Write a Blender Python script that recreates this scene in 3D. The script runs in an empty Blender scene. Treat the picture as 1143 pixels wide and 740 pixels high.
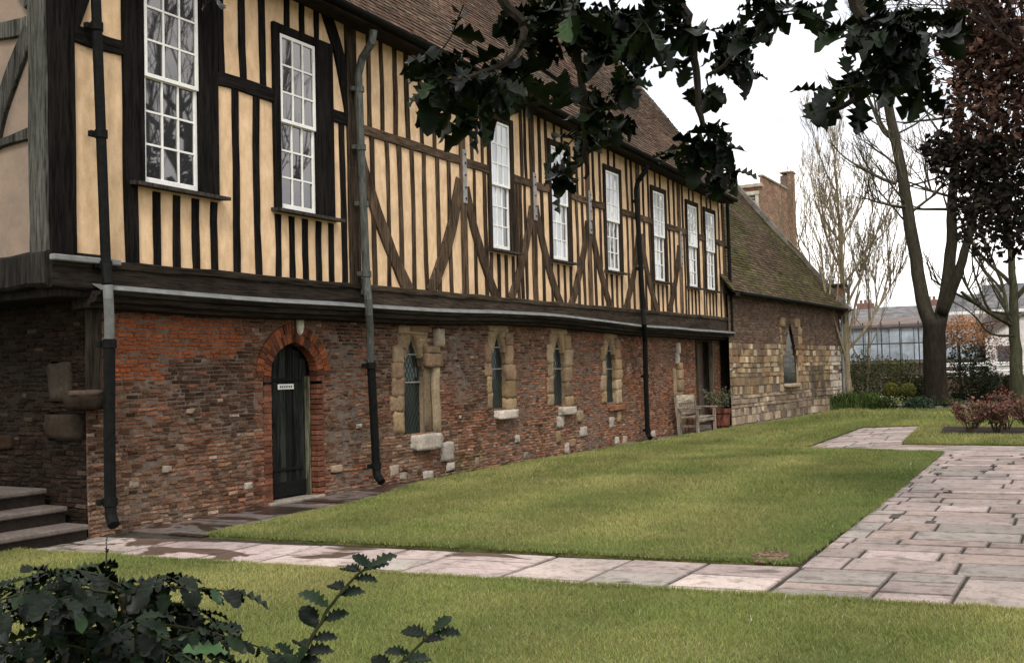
import bpy, bmesh, math, random
from mathutils import Vector, Matrix, noise
import numpy as np
random.seed(11)
R = random.random
def U(a, b): return a + (b - a) * random.random()
C = bpy.context.scene.collection
pi = math.pi
def nz(x, y=0., z=0.): return noise.noise(Vector((x, y, z)))
def lerp(a, b, t): return a + (b - a) * t
def clamp(x, a=0., b=1.): return max(a, min(b, x))
def sstep(a, b, x):
    t = clamp((x - a) / (b - a)); return t * t * (3 - 2 * t)
def mixc(a, b, t): return tuple(lerp(p, q, t) for p, q in zip(a, b))
def mulc(a, k): return tuple(p * k for p in a)

# ------------------------------------------------------------------ camera
EYE = 1.6
YAW, PITCH, ROLL = math.radians(29.779), math.radians(2.305), math.radians(1.4)
FPX = 1143.0
def cam_axes():
    f = Vector((math.cos(PITCH) * math.cos(YAW), math.cos(PITCH) * math.sin(YAW), math.sin(PITCH)))
    r = Vector((math.sin(YAW), -math.cos(YAW), 0))
    u = r.cross(f)
    c, s = math.cos(ROLL), math.sin(ROLL)
    return f, r * c - u * s, r * s + u * c
FW, RT, UP = cam_axes()
def at(px, py, d):
    """survey: the world point seen at photograph pixel (px, py) at horizontal distance d"""
    v = FW * FPX + RT * (px - 571.5) - UP * (py - 370)
    k = d / math.hypot(v.x, v.y)
    return Vector((v.x * k, v.y * k, EYE + v.z * k))
def atg(px, py, z=0.):
    v = FW * FPX + RT * (px - 571.5) - UP * (py - 370)
    k = (z - EYE) / v.z
    return Vector((v.x * k, v.y * k, z))
def aty(px, py, Y):
    v = FW * FPX + RT * (px - 571.5) - UP * (py - 370)
    k = Y / v.y
    return Vector((v.x * k, Y, EYE + v.z * k))
cd = bpy.data.cameras.new('camera'); cam = bpy.data.objects.new('camera', cd); C.objects.link(cam)
cam.matrix_world = Matrix(((RT.x, UP.x, -FW.x, 0), (RT.y, UP.y, -FW.y, 0), (RT.z, UP.z, -FW.z, EYE), (0, 0, 0, 1)))
cd.lens = 36; cd.sensor_width = 36; cd.sensor_fit = 'HORIZONTAL'; cd.clip_end = 2000; cd.clip_start = .05
sc = bpy.context.scene
sc.camera = cam
sc.view_settings.view_transform = 'Standard'; sc.view_settings.look = 'None'; sc.view_settings.exposure = 0
sc.cycles.use_denoising = True
sc.cycles.max_bounces = 6

# ------------------------------------------------------------------ materials
class NT:
    def __init__(s, name):
        s.m = bpy.data.materials.new(name); s.m.use_nodes = True
        s.t = s.m.node_tree; s.t.nodes.clear()
        s.out = s.n('ShaderNodeOutputMaterial'); s.b = s.n('ShaderNodeBsdfPrincipled')
        s.l(s.b.outputs[0], s.out.inputs[0])
    def n(s, t, **k):
        o = s.t.nodes.new(t)
        for a, v in k.items(): setattr(o, a, v)
        return o
    def l(s, a, b): s.t.links.new(a, b)
    def co(s): return s.n('ShaderNodeTexCoord').outputs['Object']
    def map(s, sc_, src=None):
        m = s.n('ShaderNodeMapping'); m.inputs['Scale'].default_value = sc_
        s.l(src or s.co(), m.inputs[0]); return m.outputs[0]
    def noise(s, scale, detail=4, vec=None, rough=.6, dist=0):
        o = s.n('ShaderNodeTexNoise'); o.inputs['Scale'].default_value = scale
        o.inputs['Detail'].default_value = detail; o.inputs['Roughness'].default_value = rough
        o.inputs['Distortion'].default_value = dist
        s.l(vec or s.co(), o.inputs['Vector']); return o.outputs[0]
    def ramp(s, src, stops):
        r = s.n('ShaderNodeValToRGB'); e = r.color_ramp.elements
        while len(e) < len(stops): e.new(.5)
        for i, (p, c) in enumerate(stops):
            e[i].position = p
            e[i].color = (c, c, c, 1) if not hasattr(c, '__len__') else tuple(c) + (1,)
        s.l(src, r.inputs[0]); return r.outputs[0]
    def mix(s, a, b, f=1., mode='MULTIPLY'):
        m = s.n('ShaderNodeMix', data_type='RGBA', blend_type=mode)
        for v, i in ((f, 0), (a, 6), (b, 7)):
            if hasattr(v, 'is_linked') or hasattr(v, 'links'): s.l(v, m.inputs[i])
            elif i: m.inputs[i].default_value = tuple(v) + (1,)
            else: m.inputs[0].default_value = v
        return m.outputs[2]
    def bump(s, h, strength=.3, dist=.01):
        b = s.n('ShaderNodeBump'); b.inputs['Strength'].default_value = strength; b.inputs['Distance'].default_value = dist
        s.l(h, b.inputs['Height']); s.l(b.outputs[0], s.b.inputs['Normal'])
    def set(s, col=None, rough=None, spec=None, metal=None):
        if col is not None:
            if hasattr(col, 'is_linked'): s.l(col, s.b.inputs['Base Color'])
            else: s.b.inputs['Base Color'].default_value = tuple(col) + (1,)
        if rough is not None:
            if hasattr(rough, 'is_linked'): s.l(rough, s.b.inputs['Roughness'])
            else: s.b.inputs['Roughness'].default_value = rough
        if spec is not None: s.b.inputs['Specular IOR Level'].default_value = spec
        if metal is not None: s.b.inputs['Metallic'].default_value = metal
        return s.m
def attr_mat(name, lo=.55, hi=1.4, scale=30, rough=.85, bs=.5, bd=.006, scale2=3, spec=.05, stretch=(1, 1, 1), crack=None):
    """colour comes from the face attribute, broken up by two scales of noise"""
    t = NT(name)
    a = t.n('ShaderNodeAttribute'); a.attribute_name = 'Col'
    v = t.map(stretch)
    n1 = t.noise(scale, 6, v, .7); n2 = t.noise(scale2, 4, v)
    c = t.mix(a.outputs['Color'], t.ramp(n1, [(.25, lo), (.75, hi)]))
    c = t.mix(c, t.ramp(n2, [(.3, .72), (.7, 1.25)]))
    if crack:
        n3 = t.noise(60, 3, t.map(crack), .6); n4 = t.noise(13, 3, t.map(crack), .6)
        c = t.mix(c, t.ramp(n3, [(.36, .35), (.50, 1.)])); c = t.mix(c, t.ramp(n4, [(.34, .45), (.46, 1.05)]))
    t.bump(n1, bs, bd)
    return t.set(c, rough, spec)
def plain(name, col, rough=.6, scale=20, lo=.75, hi=1.25, bs=.2, bd=.004, stretch=(1, 1, 1), spec=.12, col2=None):
    t = NT(name); v = t.map(stretch)
    n1 = t.noise(scale, 6, v, .65)
    if col2 is not None:
        c = t.mix(col, col2, t.ramp(n1, [(.35, 0.), (.7, 1.)]), 'MIX')
    else:
        c = t.mix(col, t.ramp(n1, [(.3, lo), (.7, hi)]))
    t.bump(n1, bs, bd)
    return t.set(c, rough, spec)
M = {}
M['brick'] = attr_mat('old_brick', .28, 1.62, 46, .92, 1., .014, 7.5, .04)
M['stone'] = attr_mat('weathered_stone', .55, 1.35, 22, .88, .8, .012, 3)
M['flag'] = None
M['tile'] = attr_mat('clay_roof_tile', .55, 1.4, 25, .85, .5, .006, 1.2)
M['wood'] = attr_mat('oak_timber', .35, 1.75, 16, .85, .9, .008, 3, .06, (1.6, 1.6, .18), (1, 1, .06))
M['woodh'] = attr_mat('oak_timber_level', .35, 1.75, 16, .85, .9, .008, 3, .06, (.18, 1.6, 1.6), (.06, 1, 1))
M['leaf'] = attr_mat('leaf', .7, 1.3, 30, .4, .15, .002, 3, .13)
M['softleaf'] = attr_mat('soft_leaf', .6, 1.4, 9, .7, .1, .002, 1, .12)
M['bark'] = attr_mat('tree_bark', .4, 1.6, 14, .9, .9, .02, 2, .04, (1, 1, .25))
M['generic'] = attr_mat('painted_surface', .8, 1.2, 12, .7, .2, .004, 2)
M['black'] = plain('black_paint', (.009, .008, .007), .6, 25, .6, 1.6, .3)
M['iron'] = plain('dark_cast_iron', (.008, .0085, .008), .65, 18, .6, 1.5, .3, spec=.06)
M['greypipe'] = plain('weathered_grey_paint', (.062, .066, .058), .7, 9, .4, 1.7, .3, stretch=(3, 3, .6), spec=.2)
M['lead'] = plain('lead_sheet', (.13, .135, .135), .6, 6, .6, 1.4, .3, col2=(.24, .245, .24))
M['white'] = plain('white_gloss_paint', (.80, .79, .75), .45, 8, .9, 1.08, .1)
M['strap'] = plain('grey_iron_strap', (.25, .24, .23), .55, 12, .7, 1.3)
M['mortar'] = plain('lime_mortar', (.17, .13, .10), .95, 12, .5, 1.5, .8, .02, col2=(.08, .06, .05))
def plaster():
    t = NT('cream_plaster'); v = t.co()
    n1 = t.noise(2.2, 5, v, .6); n2 = t.noise(60, 4, v); n3 = t.noise(7, 3, t.map((1.5, 1, .6)))
    c = t.mix((.76, .54, .335), t.ramp(n1, [(.3, .86), (.7, 1.06)]))
    c = t.mix(c, t.ramp(n2, [(.3, .93), (.7, 1.06)]))
    c = t.mix(c, t.ramp(n3, [(.38, (.86, .83, .78)), (.6, (1.03, 1.03, 1.03))]))
    t.bump(n2, .35, .006)
    return t.set(c, .9, .2)
M['plaster'] = plaster()
M['oldplaster'] = plain('grey_old_plaster', (.27, .20, .15), .95, 4, .6, 1.3, .5, .02, col2=(.19, .15, .12))
def glassm(name, base, ior, tint=(1, 1, 1)):
    t = NT(name)
    g = t.n('ShaderNodeBsdfGlossy'); g.inputs['Roughness'].default_value = .02
    g.inputs['Color'].default_value = tuple(tint) + (1,)
    fr = t.n('ShaderNodeFresnel'); fr.inputs['IOR'].default_value = ior
    m = t.n('ShaderNodeMixShader')
    a = t.n('ShaderNodeAttribute'); a.attribute_name = 'Col'
    t.set(t.mix(base, a.outputs['Color']), .3, .2)
    t.l(fr.outputs[0], m.inputs[0]); t.l(t.b.outputs[0], m.inputs[1]); t.l(g.outputs[0], m.inputs[2])
    t.l(m.outputs[0], t.out.inputs[0])
    n = t.noise(1.7, 2); b = t.n('ShaderNodeBump'); b.inputs['Strength'].default_value = .015; b.inputs['Distance'].default_value = .02
    t.l(n, b.inputs['Height']); t.l(b.outputs[0], g.inputs['Normal'])
    return t.m
M['glass'] = glassm('window_glass', (.012, .013, .015), 2.1)
M['paleglass'] = glassm('pale_window_glass', (.52, .55, .58), 2.2)  # pale base colour whitens the panes
M['leadglass'] = glassm('leaded_glass', (.016, .024, .02), 1.5, (.38, .48, .42))
def flagm():
    t = NT('sandstone_flag')
    a = t.n('ShaderNodeAttribute'); a.attribute_name = 'Col'
    v = t.co()
    n1 = t.noise(26, 6, v, .7); n2 = t.noise(1.6, 4, v)
    c = t.mix(a.outputs['Color'], t.ramp(n1, [(.25, .78), (.75, 1.2)]))
    c = t.mix(c, t.ramp(n2, [(.3, .78), (.65, 1.12)]))
    n5 = t.noise(7, 5, v, .7); n6 = t.noise(55, 2, v)
    c = t.mix(c, t.ramp(n5, [(.36, (.62, .60, .56)), (.5, (1., 1., 1.))])); c = t.mix(c, t.ramp(n6, [(.28, .6), (.38, 1.)]))
    # damp stains, strongest towards the steps
    w = t.noise(1.5, 3, t.map((1.25, .62, 1)), .55, .6)
    sx = t.n('ShaderNodeSeparateXYZ'); t.l(v, sx.inputs[0])
    mr = t.n('ShaderNodeMapRange'); mr.inputs[1].default_value = 3.2; mr.inputs[2].default_value = 7.5
    mr.inputs[3].default_value = -.09; mr.inputs[4].default_value = .035; t.l(sx.outputs['Y'], mr.inputs[0])
    ad = t.n('ShaderNodeMath', operation='ADD'); t.l(w, ad.inputs[0]); t.l(mr.outputs[0], ad.inputs[1])
    wet = t.ramp(ad.outputs[0], [(.535, 0.), (.565, 1.)])
    c = t.mix(c, t.mix(c, (.30, .25, .22)), wet, 'MIX')
    ro = t.ramp(wet, [(0, .82), (1, .28)])
    t.bump(n1, .5, .008)
    return t.set(c, ro, .4)
M['flag'] = flagm()
def groundm(name, c1, c2, scale=3, rough=.95):
    t = NT(name); v = t.co()
    n1 = t.noise(scale, 5, v); n2 = t.noise(70, 4, v)
    c = t.mix(c1, c2, t.ramp(n1, [(.35, 0.), (.65, 1.)]), 'MIX')
    c = t.mix(c, t.ramp(n2, [(.3, .6), (.7, 1.4)]))
    t.bump(n2, .8, .02)
    return t.set(c, rough, .2)
M['lawn'] = groundm('lawn_turf', (.085, .105, .026), (.13, .13, .04), 1.2)
M['soil'] = groundm('dark_soil', (.022, .016, .012), (.04, .028, .02), 6)
M['joint'] = groundm('joint_sand', (.035, .03, .024), (.07, .06, .045), 5)
def grassm():
    t = NT('grass_blades')
    a = t.n('ShaderNodeAttribute'); a.attribute_name = 'Col'
    tr = t.n('ShaderNodeBsdfTranslucent'); t.l(a.outputs['Color'], tr.inputs[0])
    m = t.n('ShaderNodeMixShader'); m.inputs[0].default_value = .3
    t.set(a.outputs['Color'], .6, .25)
    t.l(t.b.outputs[0], m.inputs[1]); t.l(tr.outputs[0], m.inputs[2]); t.l(m.outputs[0], t.out.inputs[0])
    return t.m
M['grass'] = grassm()

# ------------------------------------------------------------------ mesh building
class MB:
    def __init__(s): s.v = []; s.f = []; s.c = []
    def add(s, vs, fs, col=(.5, .5, .5)):
        o = len(s.v); s.v.extend([tuple(p) for p in vs])
        for f in fs: s.f.append([i + o for i in f]); s.c.append(col)
    def hexa(s, p, col=(.5, .5, .5), open_=()):
        fs = [(0, 3, 2, 1), (4, 5, 6, 7), (0, 1, 5, 4), (1, 2, 6, 5), (2, 3, 7, 6), (3, 0, 4, 7)]
        s.add(p, [f for i, f in enumerate(fs) if i not in open_], col)
    def box(s, x0, x1, y0, y1, z0, z1, col=(.5, .5, .5)):
        if x1 < x0: x0, x1 = x1, x0
        if y1 < y0: y0, y1 = y1, y0
        if z1 < z0: z0, z1 = z1, z0
        s.hexa([(x0, y0, z0), (x1, y0, z0), (x1, y1, z0), (x0, y1, z0), (x0, y0, z1), (x1, y0, z1), (x1, y1, z1), (x0, y1, z1)], col)
    def bbox(s, x0, x1, y0, y1, z0, z1, ch=.01, col=(.5, .5, .5)):
        """box with chamfered edges"""
        bm = bmesh.new(); bmesh.ops.create_cube(bm, size=1)
        for v in bm.verts:
            v.co = Vector((lerp(x0, x1, v.co.x + .5), lerp(y0, y1, v.co.y + .5), lerp(z0, z1, v.co.z + .5)))
        bmesh.ops.bevel(bm, geom=bm.edges[:], offset=ch, segments=1, affect='EDGES')
        s.bm(bm, col)
    def bm(s, bm, col):
        bm.verts.index_update()
        s.add([v.co[:] for v in bm.verts], [[v.index for v in f.verts] for f in bm.faces], col); bm.free()
    def tube(s, pts, rad, n=6, col=(.5, .5, .5), cap=True, wob=0):
        pts = [Vector(p) for p in pts]
        if not hasattr(rad, '__len__'): rad = [rad] * len(pts)
        o = len(s.v); prev = None
        for i, p in enumerate(pts):
            d = (pts[min(i + 1, len(pts) - 1)] - pts[max(i - 1, 0)])
            d = d.normalized() if d.length > 1e-9 else Vector((0, 0, 1))
            if prev is None:
                a = d.cross(Vector((.3, .2, .93)) if abs(d.z) < .9 else Vector((1, 0, 0))).normalized()
            else:
                a = (prev - d * prev.dot(d)).normalized()
            prev = a; b = d.cross(a)
            for k in range(n):
                t = 2 * pi * k / n; r = rad[i] * (1 + (wob * nz(k * 1.7, i * .9, o * .01) if wob else 0))
                s.v.append(tuple(p + (a * math.cos(t) + b * math.sin(t)) * r))
        for i in range(len(pts) - 1):
            for k in range(n):
                q = o + i * n; k2 = (k + 1) % n
                s.f.append([q + k, q + k2, q + n + k2, q + n + k]); s.c.append(col)
        if cap:
            s.f.append([o + k for k in range(n)][::-1]); s.c.append(col)
            e = o + (len(pts) - 1) * n; s.f.append([e + k for k in range(n)]); s.c.append(col)
    def stone(s, cx, cy, cz, sx, sy, sz, col, rnd=.5, seed=0., sub=3):
        """an irregular rounded block"""
        bm = bmesh.new(); bmesh.ops.create_cube(bm, size=2)
        bmesh.ops.subdivide_edges(bm, edges=bm.edges[:], cuts=sub, use_grid_fill=True)
        for v in bm.verts:
            q = v.co.copy(); sp = q.normalized()
            q = q * (1 - rnd) + sp * 1.25 * rnd
            k = 1 + .13 * nz(sp.x * 1.4 + seed, sp.y * 1.4 + seed * .7, sp.z * 1.4) + .08 * nz(sp.x * 4 + seed, sp.y * 4, sp.z * 4)
            v.co = Vector((cx + q.x * k * sx / 2, cy + q.y * k * sy / 2, cz + q.z * k * sz / 2))
        s.bm(bm, col)
    def build(s, name, mat, parent=None, smooth=False):
        off = Vector((0, 0, 0)); q = parent
        while q is not None: off += q.location; q = q.parent
        me = bpy.data.meshes.new(name)
        v = np.array(s.v, dtype=np.float32).reshape(-1, 3) - np.array(off, dtype=np.float32)
        me.from_pydata(v.tolist(), [], s.f)
        a = me.attributes.new('Col', 'FLOAT_COLOR', 'FACE')
        c = np.ones((len(s.f), 4), dtype=np.float32); c[:, :3] = np.array(s.c, dtype=np.float32).reshape(-1, 3)
        a.data.foreach_set('color', c.ravel())
        me.materials.append(M[mat] if isinstance(mat, str) else mat)
        if smooth: me.polygons.foreach_set('use_smooth', [True] * len(me.polygons))
        o = bpy.data.objects.new(name, me); C.objects.link(o)
        if parent is not None: o.parent = parent
        return o
def tag(o, label=None, cat=None, group=None, kind=None):
    if label: o['label'] = label
    if cat: o['category'] = cat
    if group: o['group'] = group
    if kind: o['kind'] = kind
    return o
def thing(name, label, cat, loc=(0, 0, 0), group=None):
    o = bpy.data.objects.new(name, None); C.objects.link(o); o.location = loc; o.empty_display_size = .2
    return tag(o, label, cat, group)
def struct(mb, name, mat): return tag(mb.build(name, mat), kind='structure')

# ------------------------------------------------------------------ sky and light
w = bpy.data.worlds.new('World'); sc.world = w; w.use_nodes = True
nt = w.node_tree; nt.nodes.clear()
wo = nt.nodes.new('ShaderNodeOutputWorld'); bg = nt.nodes.new('ShaderNodeBackground')
sky = nt.nodes.new('ShaderNodeTexSky'); sky.sky_type = 'NISHITA'; sky.sun_disc = False
SUN_EL, SUN_AZ = math.radians(48), math.radians(238)      # compass direction the light comes from
sky.sun_elevation = SUN_EL; sky.sun_rotation = SUN_AZ
tc = nt.nodes.new('ShaderNodeTexCoord'); mp = nt.nodes.new('ShaderNodeMapping'); mp.inputs['Scale'].default_value = (1, 1, 2.2)
cl = nt.nodes.new('ShaderNodeTexNoise'); cl.inputs['Scale'].default_value = 2.6; cl.inputs['Detail'].default_value = 7; cl.inputs['Roughness'].default_value = .55
cr = nt.nodes.new('ShaderNodeValToRGB')
e = cr.color_ramp.elements
e[0].position = .40; e[0].color = (7.0, 7.25, 7.9, 1); e[1].position = .56; e[1].color = (13.5, 12.9, 12.4, 1)
mx = nt.nodes.new('ShaderNodeMix'); mx.data_type = 'RGBA'; mx.inputs[0].default_value = .9
nt.links.new(tc.outputs['Generated'], mp.inputs[0]); nt.links.new(mp.outputs[0], cl.inputs['Vector'])
nt.links.new(cl.outputs[0], cr.inputs[0]); nt.links.new(sky.outputs[0], mx.inputs[6]); nt.links.new(cr.outputs[0], mx.inputs[7])
nt.links.new(mx.outputs[2], bg.inputs[0]); bg.inputs[1].default_value = .15; nt.links.new(bg.outputs[0], wo.inputs[0])
sl = bpy.data.lights.new('sun', 'SUN'); sl.energy = 2.2; sl.angle = math.radians(14); sl.color = (1, .95, .88)
so = bpy.data.objects.new('sun', sl); C.objects.link(so)
sd = Vector((math.sin(SUN_AZ) * math.cos(SUN_EL), math.cos(SUN_AZ) * math.cos(SUN_EL), math.sin(SUN_EL)))
so.rotation_euler = sd.to_track_quat('Z', 'Y').to_euler(); so.location = (0, -10, 30)

# ------------------------------------------------------------------ ground, lawns, paving
g = MB(); S = 260
g.add([(-S, -S, -.03), (S, -S, -.03), (S, S, -.03), (-S, S, -.03)], [(0, 1, 2, 3)]); struct(g, 'ground', 'lawn')
def poly_slab(name, mat, pts, z, depth=.06):
    bm = bmesh.new(); vs = [bm.verts.new((x, y, z)) for x, y in pts]; f = bm.faces.new(vs)
    bm.normal_update()
    if f.normal.z < 0: f.normal_flip()
    r = bmesh.ops.extrude_face_region(bm, geom=[f])
    for v in [q for q in r['geom'] if isinstance(q, bmesh.types.BMVert)]: v.co.z += 0
    for v in vs: v.co.z = z - depth
    bmesh.ops.triangulate(bm, faces=[q for q in bm.faces if len(q.verts) > 4])
    bmesh.ops.recalc_face_normals(bm, faces=bm.faces[:])
    m = MB(); m.bm(bm, (.1, .1, .1)); return struct(m, name, mat)
LZ = .035
MAIN = [(7.55, 7.93), (8.22, 2.17), (12.0, 2.22), (19.23, 2.46), (19.7, 5.02), (26.6, 5.26), (27.49, 3.91), (21.18, 3.36), (21.34, 1.28), (21.3, -12),
        (52, -12), (52, 5.5), (44, 7.0), (37, 7.55), (27, 8.15), (25.1, 8.3), (16, 8.72), (14.5, 8.72), (12.3, 8.62), (11.2, 8.3), (10.2, 8.05), (9.0, 8.02)]
FRONT = [(6.07, 9.4), (6.99, 1.78), (7.2, .48), (7.75, -3), (8.3, -8), (8.3, -12), (-8, -12), (-8, 9.4), (3, 10.5), (5.9, 10.5)]
poly_slab('lawn', 'lawn', MAIN, LZ); poly_slab('lawn', 'lawn', FRONT, LZ)
bed = [(23.85, 3.05), (23.8, 1.4), (23.7, -4), (26.2, -4.2), (26.3, 1.4), (26.4, 3.3)]
poly_slab('flower_bed', 'soil', bed, LZ + .03, .05)
base = MB()
base.add([(4, 13, -.004), (6, 9.3, -.004), (7.3, -12, -.004), (21.6, -12, -.004), (28, 6, -.004), (36, 9.0, -.004), (8, 10, -.004)], [(0, 1, 2, 3, 4, 5, 6)])
struct(base, 'paving_bed', 'joint')

def flag_col(k=1.):
    b = random.choice([(.355, .285, .26), (.31, .25, .225), (.40, .33, .295), (.30, .265, .235), (.37, .295, .275), (.33, .255, .22)])
    return mulc(b, U(.78, 1.12) * k)
def slab(mb, q, z, col, th=.05, gap=.008):
    """q: four corners (2D) of a flag, shrunk by the joint and given a worn edge"""
    c = Vector((sum(p[0] for p in q) / 4, sum(p[1] for p in q) / 4))
    def inset(p, d):
        v = Vector(p) - c
        return c + v * max(.2, 1 - d / max(v.length, .05))
    t = [U(-.004, .004) for _ in range(4)]
    o = [inset(p, gap * U(1.0, 2.0)) for p in q]; i_ = [c + (p - c) * (1 - .012 / max((p - c).length, .05)) for p in o]
    i2 = [c + (p - c) * (1 - U(.02, .06) / max((p - c).length, .08)) for p in i_]
    vs = [(p.x, p.y, z - th) for p in o] + [(p.x, p.y, z - .008 + t[k]) for k, p in enumerate(o)] + [(p.x, p.y, z + t[k]) for k, p in enumerate(i_)] + [(p.x, p.y, z + .001 + t[k]) for k, p in enumerate(i2)]
    mb.add(vs[:12], [(4 + k, 4 + (k + 1) % 4, 8 + (k + 1) % 4, 8 + k) for k in range(4)] + [(k, (k + 1) % 4, 4 + (k + 1) % 4, 4 + k) for k in range(4)], mulc(col, .5))
    mb.add(vs[8:], [(k, (k + 1) % 4, 4 + (k + 1) % 4, 4 + k) for k in range(4)], mulc(col, U(.86, .98)))
    vs, fs = vs[12:], [(0, 1, 2, 3)]
    mb.add(vs, fs, col)
def paving(mb, A, B, Cc, D, rows, lmin, lmax, z=.012, k=1., setts=0., jit=.02):
    """quad A-B-C-D: rows run from edge AD to edge BC, stacked along A->D"""
    A, B, Cc, D = map(Vector, (A, B, Cc, D)); H = (D - A).length
    cuts = [0.]
    while cuts[-1] < 1 - .6 * rows[0] / H: cuts.append(cuts[-1] + U(*rows) / H)
    cuts[-1] = 1.
    for r in range(len(cuts) - 1):
        v0, v1 = cuts[r], cuts[r + 1]
        P0, P1, Q0, Q1 = A.lerp(D, v0), B.lerp(Cc, v0), A.lerp(D, v1), B.lerp(Cc, v1)
        L = ((P1 - P0).length + (Q1 - Q0).length) / 2; u = 0.; us = [0.]
        if L > lmax: u = U(.2, 1) * lmin / L; us.append(u)
        while u < 1 - 1.2 * lmin / L: u += U(lmin, lmax) / L; us.append(min(u, 1.))
        us[-1] = 1.
        if len(us) == 1: us.append(1.)
        for j in range(len(us) - 1):
            a, b = us[j], us[j + 1]; f = lambda u_, v_: P0.lerp(P1, u_).lerp(Q0.lerp(Q1, u_), v_)
            slab(mb, [f(a, 0), f(b, 0), f(b, 1), f(a, 1)], z + U(-.004, .004), flag_col(k))
            if setts and R() < setts and b - a > .3 / L:          # a dark sett let into the corner of the flag
                e0 = U(.05, .10) / L; hh = U(.2, .5); v_ = random.choice([0, 1 - hh])
                a_ = a - e0 * U(.3, .7)
                if a_ > .01:
                    q = [f(a_, v_), f(a_ + e0, v_), f(a_ + e0, v_ + hh), f(a_, v_ + hh)]
                    mb.hexa([(p_.x, p_.y, z - .03) for p_ in q] + [(p_.x + U(-.006, .006), p_.y + U(-.006, .006), z + .009) for p_ in q], mulc((.040, .034, .028), U(.6, 1.6)))
random.seed(5)
p = MB()
def fe(Y): return 6.07 + (9.14 - Y) * .125 if Y > 1.78 else 6.99 + (1.78 - Y) * .17
def ff(Y): return 7.34 + (7.87 - Y) * .157
paving(p, (fe(12) - .2, 12), (ff(12) - .1, 12), (ff(8.0), 8.0), (fe(8.0), 8.0), (.55, .9), .4, .75, k=.95)
paving(p, (fe(8.0), 8.0), (ff(8.0), 8.0), (8.2, 2.12), (fe(2.12), 2.12), (.45, .95), .30, .62, k=1.2)
struct(p, 'path', 'flag')
p = MB()
paving(p, (8.19, 2.1), (fe(2.1), 2.1), (fe(-9), -9), (9.6, -9), (.45, 1.0), .22, .5, k=.92, jit=.012)
paving(p, (8.2, 2.12), (9.6, -9), (21.2, -9), (19.23, 2.42), (.26, .6), .35, 1.15, k=.97, setts=.34, jit=.012)
paving(p, (19.25, 4.98), (19.25, -9), (21.25, -9), (21.2, 3.4), (.35, .6), .4, 1.0, k=.97)
struct(p, 'pavement', 'flag')
p = MB()
paving(p, (19.75, 4.95), (21.2, 3.4), (27.4, 3.95), (26.6, 5.2), (.35, .7), .35, .8, k=1.0)
struct(p, 'path', 'flag')
p = MB()
strip = [(7.5, 8.0), (9.0, 8.05), (10.2, 8.1), (11.2, 8.35), (12.3, 8.66), (14.5, 8.76), (16, 8.76), (21, 8.52), (25.1, 8.34), (27, 8.2), (36.8, 7.6)]
for (x0, y0), (x1, y1) in zip(strip, strip[1:]):
    wy = lambda X: 9.08 if X < 27.3 else 8.75 - .0636 * (X - 27) - .03
    paving(p, (x0, y0), (x0, wy(x0)), (x1, wy(x1)), (x1, y1), (.5, 1.0), .35, .7, k=.5)
struct(p, 'pavement', 'flag')

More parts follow.
